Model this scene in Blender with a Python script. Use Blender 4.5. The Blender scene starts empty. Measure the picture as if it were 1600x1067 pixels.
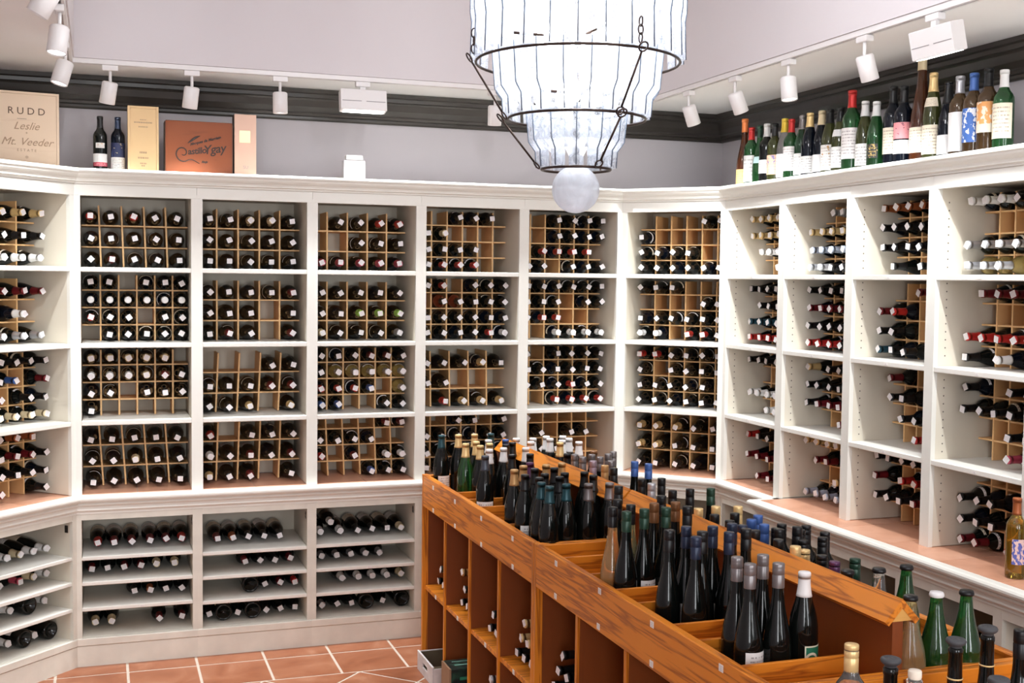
import bpy, math, random
from mathutils import Matrix, Vector

random.seed(7)
PI = math.pi
SC = bpy.context.scene
COL = SC.collection

# ------------------------------------------------------------------ camera, world, lights, exposure
def setup_camera():
    f, pit, rol, yaw, h = 1855.43, math.radians(2.97307), math.radians(.642244), math.radians(19.097306), 1.8873
    cy, sy = math.cos(yaw), math.sin(yaw)
    w = Vector((sy*math.cos(pit), cy*math.cos(pit), -math.sin(pit)))
    rt = Vector((cy, -sy, 0)); up = rt.cross(w)
    r = rt*math.cos(rol) + up*math.sin(rol)
    u = up*math.cos(rol) - rt*math.sin(rol)
    cd = bpy.data.cameras.new('camera'); cd.sensor_width = 36; cd.lens = f*36/1600
    cd.clip_start = .05; cd.clip_end = 60
    o = bpy.data.objects.new('camera', cd); COL.objects.link(o)
    m = Matrix((r, u, -w)).transposed().to_4x4(); m.translation = (0, 0, h)
    o.matrix_world = m
    SC.camera = o
setup_camera()

W = bpy.data.worlds.new('world'); SC.world = W; W.use_nodes = True
W.node_tree.nodes['Background'].inputs[0].default_value = (.975, .985, 1.0, 1)
W.node_tree.nodes['Background'].inputs[1].default_value = .75

SC.view_settings.view_transform = 'Standard'
SC.view_settings.look = 'None'
SC.view_settings.exposure = .57
SC.view_settings.gamma = 1
SC.view_settings.use_curve_mapping = False
SC.cycles.max_bounces = 10
SC.cycles.transparent_max_bounces = 24
SC.cycles.sample_clamp_indirect = 6
SC.cycles.caustics_refractive = False
SC.cycles.caustics_reflective = False

SPOT_W = 38; FLOOD_W = 26; CHANDELIER_W = 2.8; TRAY_FILL_W = 12; TRAY_POINT_W = 32
LIGHT_COL = (.95, .985, 1.0)

def add_light(kind, name, loc, power, direction=None, size=.05, angle=100, blend=.8, col=LIGHT_COL, sizey=None):
    ld = bpy.data.lights.new(name, kind); ld.energy = power; ld.color = col
    if kind == 'SPOT':
        ld.spot_size = math.radians(angle); ld.spot_blend = blend; ld.shadow_soft_size = size
    elif kind == 'POINT':
        ld.shadow_soft_size = size
    elif kind == 'AREA':
        ld.size = size
        if sizey: ld.shape = 'RECTANGLE'; ld.size_y = sizey
    o = bpy.data.objects.new(name, ld); COL.objects.link(o); o.location = loc
    if direction is not None:
        o.rotation_euler = Vector(direction).to_track_quat('-Z', 'Y').to_euler()
    return o

# daylight from the shop window behind the photographer, and an added overhead fill in the ceiling tray, with no fixture
for wx in (-.35, 2.35): add_light('AREA', 'shop_window_light', (wx, -1.9, 1.75), 42, ((1.3-wx)*.15, 1, -.02), .9, col=(.94, .97, 1), sizey=1.9)
add_light('AREA', 'tray_fill_light', (1.35, 2.6, 3.56), TRAY_FILL_W, (0, 0, -1), 2.2, col=(.95, .975, 1), sizey=4.0)

# ------------------------------------------------------------------ materials
MATS = {}
def nodes(m):
    m.use_nodes = True
    nt = m.node_tree
    return nt, nt.nodes['Principled BSDF']
def mat(name, col, rough=.5, metal=0, trans=0, ior=1.5, emit=None, estr=0, noise=0, nscale=6, bump=0, bscale=40, spec=.5, coat=0):
    if name in MATS: return MATS[name]
    m = bpy.data.materials.new(name); nt, b = nodes(m)
    b.inputs['Base Color'].default_value = (*col, 1); b.inputs['Roughness'].default_value = rough
    b.inputs['Metallic'].default_value = metal; b.inputs['IOR'].default_value = ior
    b.inputs['Transmission Weight'].default_value = trans
    b.inputs['Specular IOR Level'].default_value = spec
    b.inputs['Coat Weight'].default_value = coat
    if emit: b.inputs['Emission Color'].default_value = (*emit, 1); b.inputs['Emission Strength'].default_value = estr
    if noise or bump:
        tc = nt.nodes.new('ShaderNodeTexCoord')
        if noise:
            n = nt.nodes.new('ShaderNodeTexNoise'); n.inputs['Scale'].default_value = nscale; n.inputs['Detail'].default_value = 5
            nt.links.new(tc.outputs['Object'], n.inputs['Vector'])
            r = nt.nodes.new('ShaderNodeMapRange'); r.inputs[1].default_value = .3; r.inputs[2].default_value = .7
            r.inputs[3].default_value = 1-noise; r.inputs[4].default_value = 1+noise
            nt.links.new(n.outputs['Fac'], r.inputs[0])
            mx = nt.nodes.new('ShaderNodeVectorMath'); mx.operation = 'SCALE'; mx.inputs[0].default_value = col
            nt.links.new(r.outputs[0], mx.inputs['Scale']); nt.links.new(mx.outputs[0], b.inputs['Base Color'])
        if bump:
            n2 = nt.nodes.new('ShaderNodeTexNoise'); n2.inputs['Scale'].default_value = bscale; n2.inputs['Detail'].default_value = 3
            nt.links.new(tc.outputs['Object'], n2.inputs['Vector'])
            bp = nt.nodes.new('ShaderNodeBump'); bp.inputs['Strength'].default_value = bump; bp.inputs['Distance'].default_value = .004
            nt.links.new(n2.outputs['Fac'], bp.inputs['Height']); nt.links.new(bp.outputs[0], b.inputs['Normal'])
    MATS[name] = m
    return m
def wood(name, dark, light, axis, rough=.35, stretch=14, scale=3.0, coat=0, rings=True):
    """grain that runs along one axis of the object"""
    if name in MATS: return MATS[name]
    m = bpy.data.materials.new(name); nt, b = nodes(m); L = nt.links.new
    tc = nt.nodes.new('ShaderNodeTexCoord'); mp = nt.nodes.new('ShaderNodeMapping')
    s = [stretch]*3; s['xyz'.index(axis)] = 1.0
    mp.inputs['Scale'].default_value = s; L(tc.outputs['Object'], mp.inputs['Vector'])
    n = nt.nodes.new('ShaderNodeTexNoise'); n.inputs['Scale'].default_value = scale; n.inputs['Detail'].default_value = 6; n.inputs['Distortion'].default_value = .6
    L(mp.outputs[0], n.inputs['Vector'])
    n2 = nt.nodes.new('ShaderNodeTexNoise'); n2.inputs['Scale'].default_value = scale*6; n2.inputs['Detail'].default_value = 2
    L(mp.outputs[0], n2.inputs['Vector'])
    mth = nt.nodes.new('ShaderNodeMath'); mth.operation = 'MULTIPLY'; mth.inputs[1].default_value = 9 if rings else 1.5
    L(n.outputs['Fac'], mth.inputs[0])
    fr = nt.nodes.new('ShaderNodeMath'); fr.operation = 'PINGPONG'; fr.inputs[1].default_value = 1
    L(mth.outputs[0], fr.inputs[0])
    mx = nt.nodes.new('ShaderNodeMath'); mx.operation = 'MULTIPLY_ADD'; mx.inputs[1].default_value = .35; 
    L(n2.outputs['Fac'], mx.inputs[0]); L(fr.outputs[0], mx.inputs[2])
    cr = nt.nodes.new('ShaderNodeValToRGB')
    cr.color_ramp.elements[0].position = .1; cr.color_ramp.elements[0].color = (*dark, 1)
    cr.color_ramp.elements[1].position = .75; cr.color_ramp.elements[1].color = (*light, 1)
    L(mx.outputs[0], cr.inputs[0]); L(cr.outputs[0], b.inputs['Base Color'])
    b.inputs['Roughness'].default_value = rough; b.inputs['Coat Weight'].default_value = coat; b.inputs['Coat Roughness'].default_value = .2
    MATS[name] = m
    return m
def blotch(name, cols, rough=.4, scale=5, bump=.1, detail=6):
    if name in MATS: return MATS[name]
    m = bpy.data.materials.new(name); nt, b = nodes(m); L = nt.links.new
    tc = nt.nodes.new('ShaderNodeTexCoord'); n = nt.nodes.new('ShaderNodeTexNoise')
    n.inputs['Scale'].default_value = scale; n.inputs['Detail'].default_value = detail; n.inputs['Distortion'].default_value = .8
    oi = nt.nodes.new('ShaderNodeObjectInfo'); ad = nt.nodes.new('ShaderNodeVectorMath'); ad.operation = 'ADD'
    sc = nt.nodes.new('ShaderNodeVectorMath'); sc.operation = 'SCALE'; sc.inputs[0].default_value = (13, 7, 3); L(oi.outputs['Random'], sc.inputs['Scale'])
    L(tc.outputs['Object'], ad.inputs[0]); L(sc.outputs[0], ad.inputs[1]); L(ad.outputs[0], n.inputs['Vector'])
    cr = nt.nodes.new('ShaderNodeValToRGB'); e = cr.color_ramp.elements
    while len(e) < len(cols): e.new(.5)
    for i, c in enumerate(cols):
        e[i].position = .3 + .4*i/(len(cols)-1); e[i].color = (*c, 1)
    L(n.outputs['Fac'], cr.inputs[0]); L(cr.outputs[0], b.inputs['Base Color']); b.inputs['Roughness'].default_value = rough
    bp = nt.nodes.new('ShaderNodeBump'); bp.inputs['Strength'].default_value = bump; bp.inputs['Distance'].default_value = .004
    L(n.outputs['Fac'], bp.inputs['Height']); L(bp.outputs[0], b.inputs['Normal'])
    MATS[name] = m
    return m
def print_mat(name, base, ink, rows=7, style='lines', art=None, rough=.6):
    """paper with printed lines of small type; uses the UV of the paper"""
    if name in MATS: return MATS[name]
    m = bpy.data.materials.new(name); nt, b = nodes(m); L = nt.links.new; N = nt.nodes.new
    b.inputs['Roughness'].default_value = rough
    uv = N('ShaderNodeUVMap'); sp = N('ShaderNodeSeparateXYZ'); L(uv.outputs[0], sp.inputs[0])
    def mth(op, a, c=None, d=None):
        x = N('ShaderNodeMath'); x.operation = op
        for i, v in enumerate((a, c, d)):
            if v is None: continue
            if isinstance(v, (int, float)): x.inputs[i].default_value = v
            else: L(v, x.inputs[i])
        return x.outputs[0]
    U, V = sp.outputs[0], sp.outputs[1]
    v7 = mth('MULTIPLY', V, rows); fl = mth('FLOOR', v7); fr = mth('FRACT', v7)
    line = mth('GREATER_THAN', fr, .62)
    cmb = N('ShaderNodeCombineXYZ'); L(mth('MULTIPLY', U, 26), cmb.inputs[0]); L(mth('MULTIPLY', fl, 3.7), cmb.inputs[1])
    nz = N('ShaderNodeTexNoise'); nz.inputs['Scale'].default_value = 1.0; L(cmb.outputs[0], nz.inputs['Vector'])
    word = mth('GREATER_THAN', nz.outputs['Fac'], .47)
    mu = mth('LESS_THAN', mth('ABSOLUTE', mth('SUBTRACT', U, .5)), .36)
    mv = mth('LESS_THAN', mth('ABSOLUTE', mth('SUBTRACT', V, .5)), .4)
    fac = mth('MULTIPLY', mth('MULTIPLY', line, word), mth('MULTIPLY', mu, mv))
    fac = mth('MULTIPLY', fac, .75)
    mx = N('ShaderNodeMix'); mx.data_type = 'RGBA'; mx.inputs[6].default_value = (*base, 1); mx.inputs[7].default_value = (*ink, 1)
    if style == 'blank': mx.inputs[0].default_value = 0
    elif style != 'border': L(fac, mx.inputs[0])
    out = mx.outputs[2]
    if style == 'border':
        edge = mth('MAXIMUM', mth('GREATER_THAN', mth('ABSOLUTE', mth('SUBTRACT', U, .5)), .455), mth('GREATER_THAN', mth('ABSOLUTE', mth('SUBTRACT', V, .5)), .455))
        du, dv = mth('SUBTRACT', U, .26), mth('SUBTRACT', V, .52)
        rr = mth('SQRT', mth('ADD', mth('MULTIPLY', du, du), mth('MULTIPLY', dv, dv)))
        ringm = mth('MULTIPLY', mth('LESS_THAN', rr, .27), mth('MAXIMUM', mth('GREATER_THAN', rr, .19), mth('LESS_THAN', rr, .12)))
        L(mth('MAXIMUM', edge, ringm), mx.inputs[0])
    if art:
        n2 = N('ShaderNodeTexNoise'); n2.inputs['Scale'].default_value = 5; n2.inputs['Detail'].default_value = 3; L(uv.outputs[0], n2.inputs['Vector'])
        f2 = mth('MULTIPLY', mth('GREATER_THAN', n2.outputs['Fac'], art[1]), mth('GREATER_THAN', V, art[2]))
        m2 = N('ShaderNodeMix'); m2.data_type = 'RGBA'; m2.inputs[7].default_value = (*art[0], 1); L(f2, m2.inputs[0]); L(out, m2.inputs[6]); out = m2.outputs[2]
    L(out, b.inputs['Base Color'])
    MATS[name] = m
    return m

CREAM = (.775, .76, .70)
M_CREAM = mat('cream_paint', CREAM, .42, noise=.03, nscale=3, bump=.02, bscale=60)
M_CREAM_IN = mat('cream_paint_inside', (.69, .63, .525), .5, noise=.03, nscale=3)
M_CREAM_OLD = mat('scuffed_cream_paint', (.70, .67, .59), .5, noise=.08, nscale=9)
M_WALL = mat('lavender_grey_wall_paint', (.53, .495, .52), .7, noise=.015, nscale=2)
M_TRAY = mat('lavender_tray_paint', (.72, .685, .70), .75, noise=.015, nscale=2)
M_CEIL = mat('cream_ceiling_paint', (.95, .94, .93), .8, noise=.015, nscale=2)
M_CROWN = mat('dark_brown_gloss_paint', (.040, .034, .029), .33, noise=.2, nscale=5)
M_WHITE = mat('white_enamel', (.84, .82, .81), .35)
M_PINE = wood('pale_pine_lattice', (.60, .30, .10), (.84, .51, .23), 'x', .55, 10, 4, rings=False)
OAK_D, OAK_L = (.30, .066, .004), (.72, .235, .018)
M_OAK = {a: wood('honey_oak_grain_'+a, OAK_D, OAK_L, a, .38, 20, 1.5, coat=0) for a in 'xyz'}
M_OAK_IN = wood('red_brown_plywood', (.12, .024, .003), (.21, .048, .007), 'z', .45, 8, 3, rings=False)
M_OAK_END = wood('light_oak_end_grain', (.55, .26, .055), (.68, .36, .09), 'x', .5, 8, 6, rings=False)
M_TILE = blotch('terracotta', [(.23, .068, .026), (.295, .098, .042), (.335, .125, .06), (.40, .18, .10)], .38, 5)
M_TILE_TOP = blotch('pink_terracotta', [(.56, .27, .165), (.66, .34, .22), (.72, .40, .275)], .3, 6)
M_GROUT = mat('pale_grout', (.55, .46, .38), .8, noise=.05, nscale=30)
M_BLACKMETAL = mat('dark_bronze_wire', (.05, .032, .025), .35, metal=.8)
M_STEEL = mat('dark_steel', (.12, .11, .10), .4, metal=.9)
M_LENS = mat('lit_lens', (1, 1, 1), .3, emit=(1, .98, .96), estr=7)
M_BULB = mat('lit_bulb', (1, 1, 1), .3, emit=(1, .97, .94), estr=9)
M_HOLE = mat('dark_pin_hole', (.12, .10, .085), .8)

GLASS = {
 'k': mat('black_wine_glass', (.004, .005, .0045), .05, spec=.36),
 'K': mat('blue_black_wine_glass', (.003, .005, .010), .05, spec=.3),
 'g': mat('green_bottle_glass', (.035, .22, .055), .04, trans=.85),
 'o': mat('olive_bottle_glass', (.10, .115, .025), .05, trans=.7),
 'd': mat('deep_green_bottle_glass', (.012, .055, .022), .05, trans=.35),
 'b': mat('brown_bottle_glass', (.13, .035, .01), .05, trans=.6),
 'B': mat('amber_brown_bottle_glass', (.16, .085, .028), .05, trans=.7),
 'y': mat('pale_yellow_wine_glass', (.78, .68, .34), .04, trans=.8),
 'c': mat('clear_bottle_glass', (.93, .92, .89), .03, trans=.93),
 'a': mat('rose_gold_wine_glass', (.85, .45, .16), .04, trans=.7),
 'Y': mat('golden_wine_glass', (.86, .60, .18), .05, trans=.7),
 'R': mat('red_brown_bottle_glass', (.16, .03, .012), .1, trans=.1),
 'G': mat('golden_spirit_glass', (.95, .60, .08), .03, trans=.92),
}
GLASS_WORD = {'k': 'black', 'K': 'blue-black', 'g': 'green', 'o': 'olive', 'd': 'dark green', 'b': 'brown', 'B': 'amber brown', 'y': 'pale yellow', 'c': 'clear', 'a': 'rosy amber', 'Y': 'golden', 'R': 'red-brown', 'G': 'golden'}
CAPS = {  # colour, metallic, roughness, word
 'k': ((.010, .010, .011), .3, .35, 'black'), 'd': ((.16, .010, .016), .3, .35, 'dark red'), 'r': ((.52, .025, .022), .3, .35, 'red'),
 'm': ((.60, .08, .13), .3, .35, 'pink-red'), 'g': ((.80, .57, .26), .35, .35, 'gold'), 'e': ((.80, .66, .42), .2, .45, 'cream'),
 'w': ((.82, .81, .80), .0, .45, 'white'), 's': ((.50, .50, .53), .6, .35, 'silver'), 'b': ((.05, .12, .36), .2, .4, 'blue'),
 'u': ((.46, .52, .66), .4, .35, 'steel blue'), 'o': ((.36, .10, .03), .3, .4, 'orange-brown'), 'n': ((.34, .60, .10), .2, .4, 'lime green'),
 't': ((.02, .07, .10), .3, .4, 'dark teal'),
 'black': ((.014, .015, .017), .2, .3, 'black'), 'teal': ((.012, .06, .075), .3, .35, 'teal'), 'gold': ((.66, .42, .15), .6, .35, 'gold'),
 'white': ((.82, .80, .77), 0, .45, 'white'), 'blue': ((.04, .08, .30), .2, .35, 'blue'), 'slate': ((.06, .07, .09), .3, .35, 'slate'),
 'tan': ((.52, .30, .12), .4, .4, 'tan gold'), 'plum': ((.10, .03, .09), .3, .35, 'plum'), 'grey': ((.22, .20, .20), .6, .35, 'grey'),
 'green': ((.015, .05, .03), .3, .35, 'dark green'), 'brown': ((.20, .085, .03), .3, .4, 'brown'), 'navy': ((.018, .028, .06), .3, .35, 'navy'),
 'silver': ((.70, .70, .70), .6, .35, 'silver'), 'mauve': ((.36, .28, .33), .5, .35, 'mauve'),
 'crownblack': ((.02, .02, .022), .4, .3, 'black'), 'crownwhite': ((.8, .74, .70), .2, .4, 'white'),
 'stopper': ((.055, .057, .062), 0, .6, 'grey rubber'), 'cork': ((.80, .72, .60), 0, .8, 'pale cork'),
 'yellow': ((.80, .56, .06), .3, .4, 'yellow'), 'orange': ((.75, .22, .06), .3, .4, 'orange'), 'redx': ((.55, .05, .05), .3, .4, 'red'),
}
def cap_mat(k):
    c = CAPS[k]
    return mat('capsule_'+c[3].replace(' ', '_').replace('-', '_'), c[0], c[2], metal=c[1])
LABELS = {
 'white': print_mat('white_label_paper', (.84, .82, .80), (.25, .22, .22)),
 'cream': print_mat('cream_label_paper', (.82, .73, .58), (.30, .22, .16), 9),
 'blank': print_mat('plain_white_label', (.85, .84, .84), (.5, .5, .5), style='blank'),
 'orange': print_mat('orange_label', (.80, .48, .18), (.35, .12, .05)),
 'peach': print_mat('peach_picture_label', (.84, .52, .34), (.3, .2, .3), art=((.22, .18, .35), .58, .45)),
 'sun': print_mat('orange_and_cream_label', (.84, .74, .60), (.5, .3, .15), style='blank', art=((.78, .36, .12), .46, .28)),
 'blue': print_mat('bright_blue_label', (.06, .16, .50), (.9, .9, .9), style='blank', art=((.85, .86, .92), .55, .0)),
 'pink': print_mat('pink_picture_label', (.80, .30, .32), (.2, .1, .12), style='blank', art=((.25, .08, .12), .62, .0)),
 'crest': print_mat('white_label_with_brown_crest', (.84, .81, .78), (.4, .3, .25), 9, art=((.50, .25, .07), .62, .5)),
 'redmark': print_mat('white_label_with_red_crest', (.84, .80, .79), (.3, .25, .25), 10, art=((.55, .25, .30), .70, .62)),
 'mint': print_mat('pale_blue_label', (.55, .75, .76), (.3, .4, .4), style='blank'),
 'emblem': print_mat('black_and_gold_emblem', (.03, .03, .03), (.5, .35, .1), 4, art=((.60, .42, .15), .58, .0)),
 'green': print_mat('green_label_with_cream_border', (.01, .16, .085), (.85, .80, .62), style='border'),
 'shard': print_mat('blue_and_pink_label', (.10, .12, .42), (.8, .6, .6), style='blank', art=((.78, .55, .50), .5, .0)),
 'redband': print_mat('red_label_band', (.35, .03, .06), (.8, .6, .6), 3),
 'navy': print_mat('navy_label_band', (.006, .011, .05), (.8, .7, .5), style='blank', art=((.55, .42, .2), .64, .0)),
}
M_TAG = print_mat('white_price_tag', (.86, .83, .83), (.52, .40, .44), 5)
M_STICK = print_mat('small_price_sticker', (.86, .82, .78), (.3, .3, .35), 4)

# ------------------------------------------------------------------ mesh helpers
class MB:
    def __init__(self): self.v = []; self.f = []; self.uv = {}; self.smooth = set(); self.mi = {}
    def face(self, idx, uv=None, smooth=False, mi=0):
        k = len(self.f); self.f.append(tuple(idx))
        if uv: self.uv[k] = uv
        if smooth: self.smooth.add(k)
        if mi: self.mi[k] = mi
    def box(self, x0, x1, y0, y1, z0, z1, bev=0, M=None):
        if bev and min(x1-x0, y1-y0, z1-z0) > 2.2*bev:
            b = bev; n = len(self.v); P = []
            for z in (z0, z0+b, z1-b, z1):
                i = b if z in (z0, z1) else 0
                P += [(x0+i+0, y0+i, z), (x1-i, y0+i, z), (x1-i, y1-i, z), (x0+i, y1-i, z)]
            self.v += [tuple(M @ Vector(p)) for p in P] if M else P
            self.face((n+3, n+2, n+1, n))
            for l in range(3):
                for k in range(4):
                    a = n+l*4+k; c = n+l*4+(k+1) % 4
                    self.face((a, c, c+4, a+4))
            self.face((n+12, n+13, n+14, n+15)); return self
        n = len(self.v)
        P = [(x, y, z) for z in (z0, z1) for x, y in ((x0, y0), (x1, y0), (x1, y1), (x0, y1))]
        self.v += [tuple(M @ Vector(p)) for p in P] if M else P
        for q in ((3, 2, 1, 0), (4, 5, 6, 7), (0, 1, 5, 4), (1, 2, 6, 5), (2, 3, 7, 6), (3, 0, 4, 7)):
            self.face([n+i for i in q], [(0, 0), (1, 0), (1, 1), (0, 1)])
        return self
    def lathe(self, prof, seg=16, M=None, smooth=True, arc=None, uvs=False, cap=False):
        n = len(self.v); R = len(prof)
        a0, a1 = arc if arc else (0, 2*PI)
        cols = seg+1 if arc else seg
        for i in range(cols):
            t = a0+(a1-a0)*i/seg
            for r, z in prof:
                p = (r*math.cos(t), r*math.sin(t), z)
                self.v.append(tuple(M @ Vector(p)) if M else p)
        zs = [p[1] for p in prof]; z0, z1 = min(zs), max(zs)
        for i in range(seg):
            j = i+1 if arc else (i+1) % seg
            for k in range(R-1):
                uv = None
                if uvs: uv = [(i/seg, (zs[k]-z0)/(z1-z0)), ((i+1)/seg, (zs[k]-z0)/(z1-z0)), ((i+1)/seg, (zs[k+1]-z0)/(z1-z0)), (i/seg, (zs[k+1]-z0)/(z1-z0))]
                self.face((n+i*R+k, n+j*R+k, n+j*R+k+1, n+i*R+k+1), uv, smooth)
        return self
    def tube(self, pts, r, seg=6, closed=False):
        pts = [Vector(p) for p in pts]; n = len(self.v); K = len(pts)
        prev = None
        for i, p in enumerate(pts):
            if closed: d = (pts[(i+1) % K]-pts[i-1]).normalized()
            else: d = (pts[min(i+1, K-1)]-pts[max(i-1, 0)]).normalized()
            if prev is None:
                a = d.orthogonal().normalized()
            else:
                a = (prev - d*prev.dot(d)).normalized()
            prev = a; b = d.cross(a)
            rr = r[i] if isinstance(r, (list, tuple)) else r
            for k in range(seg):
                t = 2*PI*k/seg
                self.v.append(tuple(p+a*math.cos(t)*rr+b*math.sin(t)*rr))
        for i in range(K if closed else K-1):
            j = (i+1) % K
            for k in range(seg):
                self.face((n+i*seg+k, n+i*seg+(k+1) % seg, n+j*seg+(k+1) % seg, n+j*seg+k), None, True)
        if not closed:
            self.face([n+k for k in range(seg)][::-1]); self.face([n+(K-1)*seg+k for k in range(seg)])
        return self
    def poly_prism(self, poly, z0, z1):
        n = len(self.v); k = len(poly)
        self.v += [(x, y, z0) for x, y in poly]+[(x, y, z1) for x, y in poly]
        self.face([n+i for i in range(k)][::-1]); self.face([n+k+i for i in range(k)])
        for i in range(k):
            j = (i+1) % k; self.face((n+i, n+j, n+k+j, n+k+i))
        return self
    def mesh(self, name, m):
        me = bpy.data.meshes.new(name); me.from_pydata(self.v, [], self.f)
        for x in (m if isinstance(m, (list, tuple)) else [m]): me.materials.append(x)
        uvl = me.uv_layers.new(name='UVMap')
        for k, p in enumerate(me.polygons):
            if k in self.smooth: p.use_smooth = True
            if k in self.mi: p.material_index = self.mi[k]
            if k in self.uv:
                for li, c in zip(p.loop_indices, self.uv[k]): uvl.data[li].uv = c
        me.update()
        return me

def link(name, data, parent=None, M=None):
    o = bpy.data.objects.new(name, data); COL.objects.link(o)
    if parent is not None: o.parent = parent
    if M is not None: o.matrix_local = M
    return o
def obj(name, mb, m, parent=None, M=None): return link(name, mb.mesh(name, m), parent, M)
def thing(name, label, cat, M=None, group=None):
    o = bpy.data.objects.new(name, None); COL.objects.link(o); o.empty_display_size = .1
    if M is not None: o.matrix_local = M
    o['label'] = label; o['category'] = cat
    if group: o['group'] = group
    return o
def tag(o, label, cat, group=None):
    o['label'] = label; o['category'] = cat
    if group: o['group'] = group
    return o
def T(x, y, z): return Matrix.Translation((x, y, z))
def RZ(a): return Matrix.Rotation(a, 4, 'Z')
_bx = {}
def bx(name, m, parent, x0, x1, y0, y1, z0, z1, bev=0, pre=None):
    """a box part; parts of one size and material share a mesh"""
    k = (name, m.name, round(x1-x0, 4), round(y1-y0, 4), round(z1-z0, 4), bev)
    if k not in _bx:
        a, b, c = (x1-x0)/2, (y1-y0)/2, (z1-z0)/2
        _bx[k] = MB().box(-a, a, -b, b, -c, c, bev).mesh(name, m)
    t = T((x0+x1)/2, (y0+y1)/2, (z0+z1)/2)
    return link(name, _bx[k], parent, pre @ t if pre else t)
def sweep(path, prof, closed_prof=True):
    """sweep a profile of (offset towards the room, z) along a plan path whose room side is on the path's right, with mitred corners"""
    mb = MB(); P = [Vector(p) for p in path]; n = len(P); K = len(prof)
    nrm = []
    for i in range(n-1):
        d = (P[i+1]-P[i]).normalized(); nrm.append(Vector((d.y, -d.x)))
    for i in range(n):
        if i == 0: m = nrm[0]
        elif i == n-1: m = nrm[-1]
        else:
            m = (nrm[i-1]+nrm[i]).normalized(); m = m/m.dot(nrm[i])
        for o, z in prof:
            q = P[i]+m*o; mb.v.append((q.x, q.y, z))
    for i in range(n-1):
        for k in range(K if closed_prof else K-1):
            j = (k+1) % K
            mb.face((i*K+k, i*K+j, (i+1)*K+j, (i+1)*K+k))
    if closed_prof:
        mb.face(list(range(K))); mb.face([(n-1)*K+k for k in range(K)][::-1])
    return mb
ORD = ['first', 'second', 'third', 'fourth', 'fifth', 'sixth', 'seventh', 'eighth', 'ninth', 'tenth', 'eleventh', 'twelfth']

# ------------------------------------------------------------------ bottles
SHAPES = {
 'bordeaux': [(0, .022), (.014, .018), (.026, .004), (.031, 0), (.0355, .003), (.0368, .012), (.0368, .188), (.0355, .203), (.030, .215), (.0215, .226), (.0165, .238), (.0146, .252), (.0142, .284), (.0156, .286), (.0156, .297), (.013, .300), (0, .300)],
 'burgundy': [(0, .028), (.016, .022), (.028, .004), (.033, 0), (.0375, .003), (.0385, .012), (.0385, .140), (.0375, .160), (.0345, .180), (.0295, .200), (.0235, .220), (.0185, .240), (.0158, .258), (.0145, .280), (.0156, .282), (.0156, .292), (.013, .296), (0, .296)],
 'rhone': [(0, .024), (.015, .019), (.027, .004), (.032, 0), (.0360, .003), (.0372, .012), (.0372, .152), (.0365, .170), (.0335, .188), (.0280, .206), (.0220, .223), (.0175, .240), (.0153, .256), (.0144, .282), (.0156, .284), (.0156, .294), (.013, .298), (0, .298)],
 'flute': [(0, .012), (.016, .010), (.028, .002), (.033, 0), (.0372, .003), (.0382, .012), (.0382, .092), (.0372, .116), (.0338, .143), (.0282, .170), (.0224, .196), (.0182, .218), (.0158, .242), (.0147, .275), (.0142, .311), (.0152, .313), (.0152, .321), (.013, .325), (0, .325)],
 'sparkling': [(0, .034), (.018, .026), (.030, .005), (.036, 0), (.0405, .003), (.0420, .013), (.0420, .130), (.0408, .155), (.037, .180), (.0305, .207), (.0240, .232), (.0185, .260), (.0158, .285), (.0146, .300), (.0170, .302), (.0170, .308), (.0150, .312), (0, .312)],
}
H = {k: v[-1][1] for k, v in SHAPES.items()}
NAME = {'bordeaux': 'bordeaux_bottle', 'burgundy': 'burgundy_bottle', 'rhone': 'rhone_bottle', 'flute': 'flute_bottle', 'sparkling': 'sparkling_bottle'}
RAD = {'bordeaux': .0368, 'burgundy': .0385, 'rhone': .0372, 'flute': .0372, 'sparkling': .042}
_mc = {}
def body_mesh(sh, g):
    k = ('b', sh, g)
    if k not in _mc: _mc[k] = MB().lathe(SHAPES[sh], 18).mesh('glass_body', GLASS[g])
    return _mc[k]
def rad_at(sh, z):
    P = SHAPES[sh]
    for (r0, z0), (r1, z1) in zip(P[3:], P[4:]):
        if z0 <= z <= z1 and z1 > z0: return r0+(r1-r0)*(z-z0)/(z1-z0)
    return .0145
def cap_mesh(sh, c, kind):
    k = ('c', sh, c, kind)
    if k in _mc: return _mc[k]
    h = H[sh]; mb = MB()
    if kind == 'foil':
        L = .085 if sh == 'sparkling' else .062
        prof = [(rad_at(sh, h-L+t*L)+.0009, h-L+t*L) for t in (0, .12, .25, .4, .55, .7, .8)]
        prof += [(.0166, h-.014), (.0166, h-.001), (.0150, h+.0012), (0, h+.0014)]
        prof = [(rad_at(sh, h-L)+.0002, h-L)]+prof
    elif kind == 'screw':
        prof = [(.0150, h-.062)]
        for z in (-.061, -.030, -.0285, -.027, -.0255, -.013, -.0118, -.0105, -.009, -.001):
            prof.append((.0160 if z not in (-.0285, -.027, -.0118, -.0105) else .0152, h+z))
        if sh in ('flute', 'burgundy'): prof = [(max(r, rad_at(sh, z)+.0007), z) for r, z in prof]
        prof += [(.0150, h+.0012), (0, h+.0014)]
    elif kind == 'crown':
        prof = [(.0172, h-.011), (.0188, h-.009), (.0186, h-.004), (.0165, h+.0012), (0, h+.0016)]
    elif kind == 'stopper':
        prof = [(.0125, h-.004), (.0125, h+.004), (.0165, h+.006), (.0205, h+.010), (.0215, h+.014), (.0195, h+.018), (.014, h+.020), (.011, h+.0175), (.006, h+.0175), (0, h+.0195)]
    elif kind == 'cork':
        prof = [(.0095, h-.006), (.0120, h-.001), (.0135, h+.004), (.0135, h+.015), (.0125, h+.017), (0, h+.0172)]
    _mc[k] = mb.lathe(prof, 16).mesh('capsule', cap_mat(c))
    return _mc[k]
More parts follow.
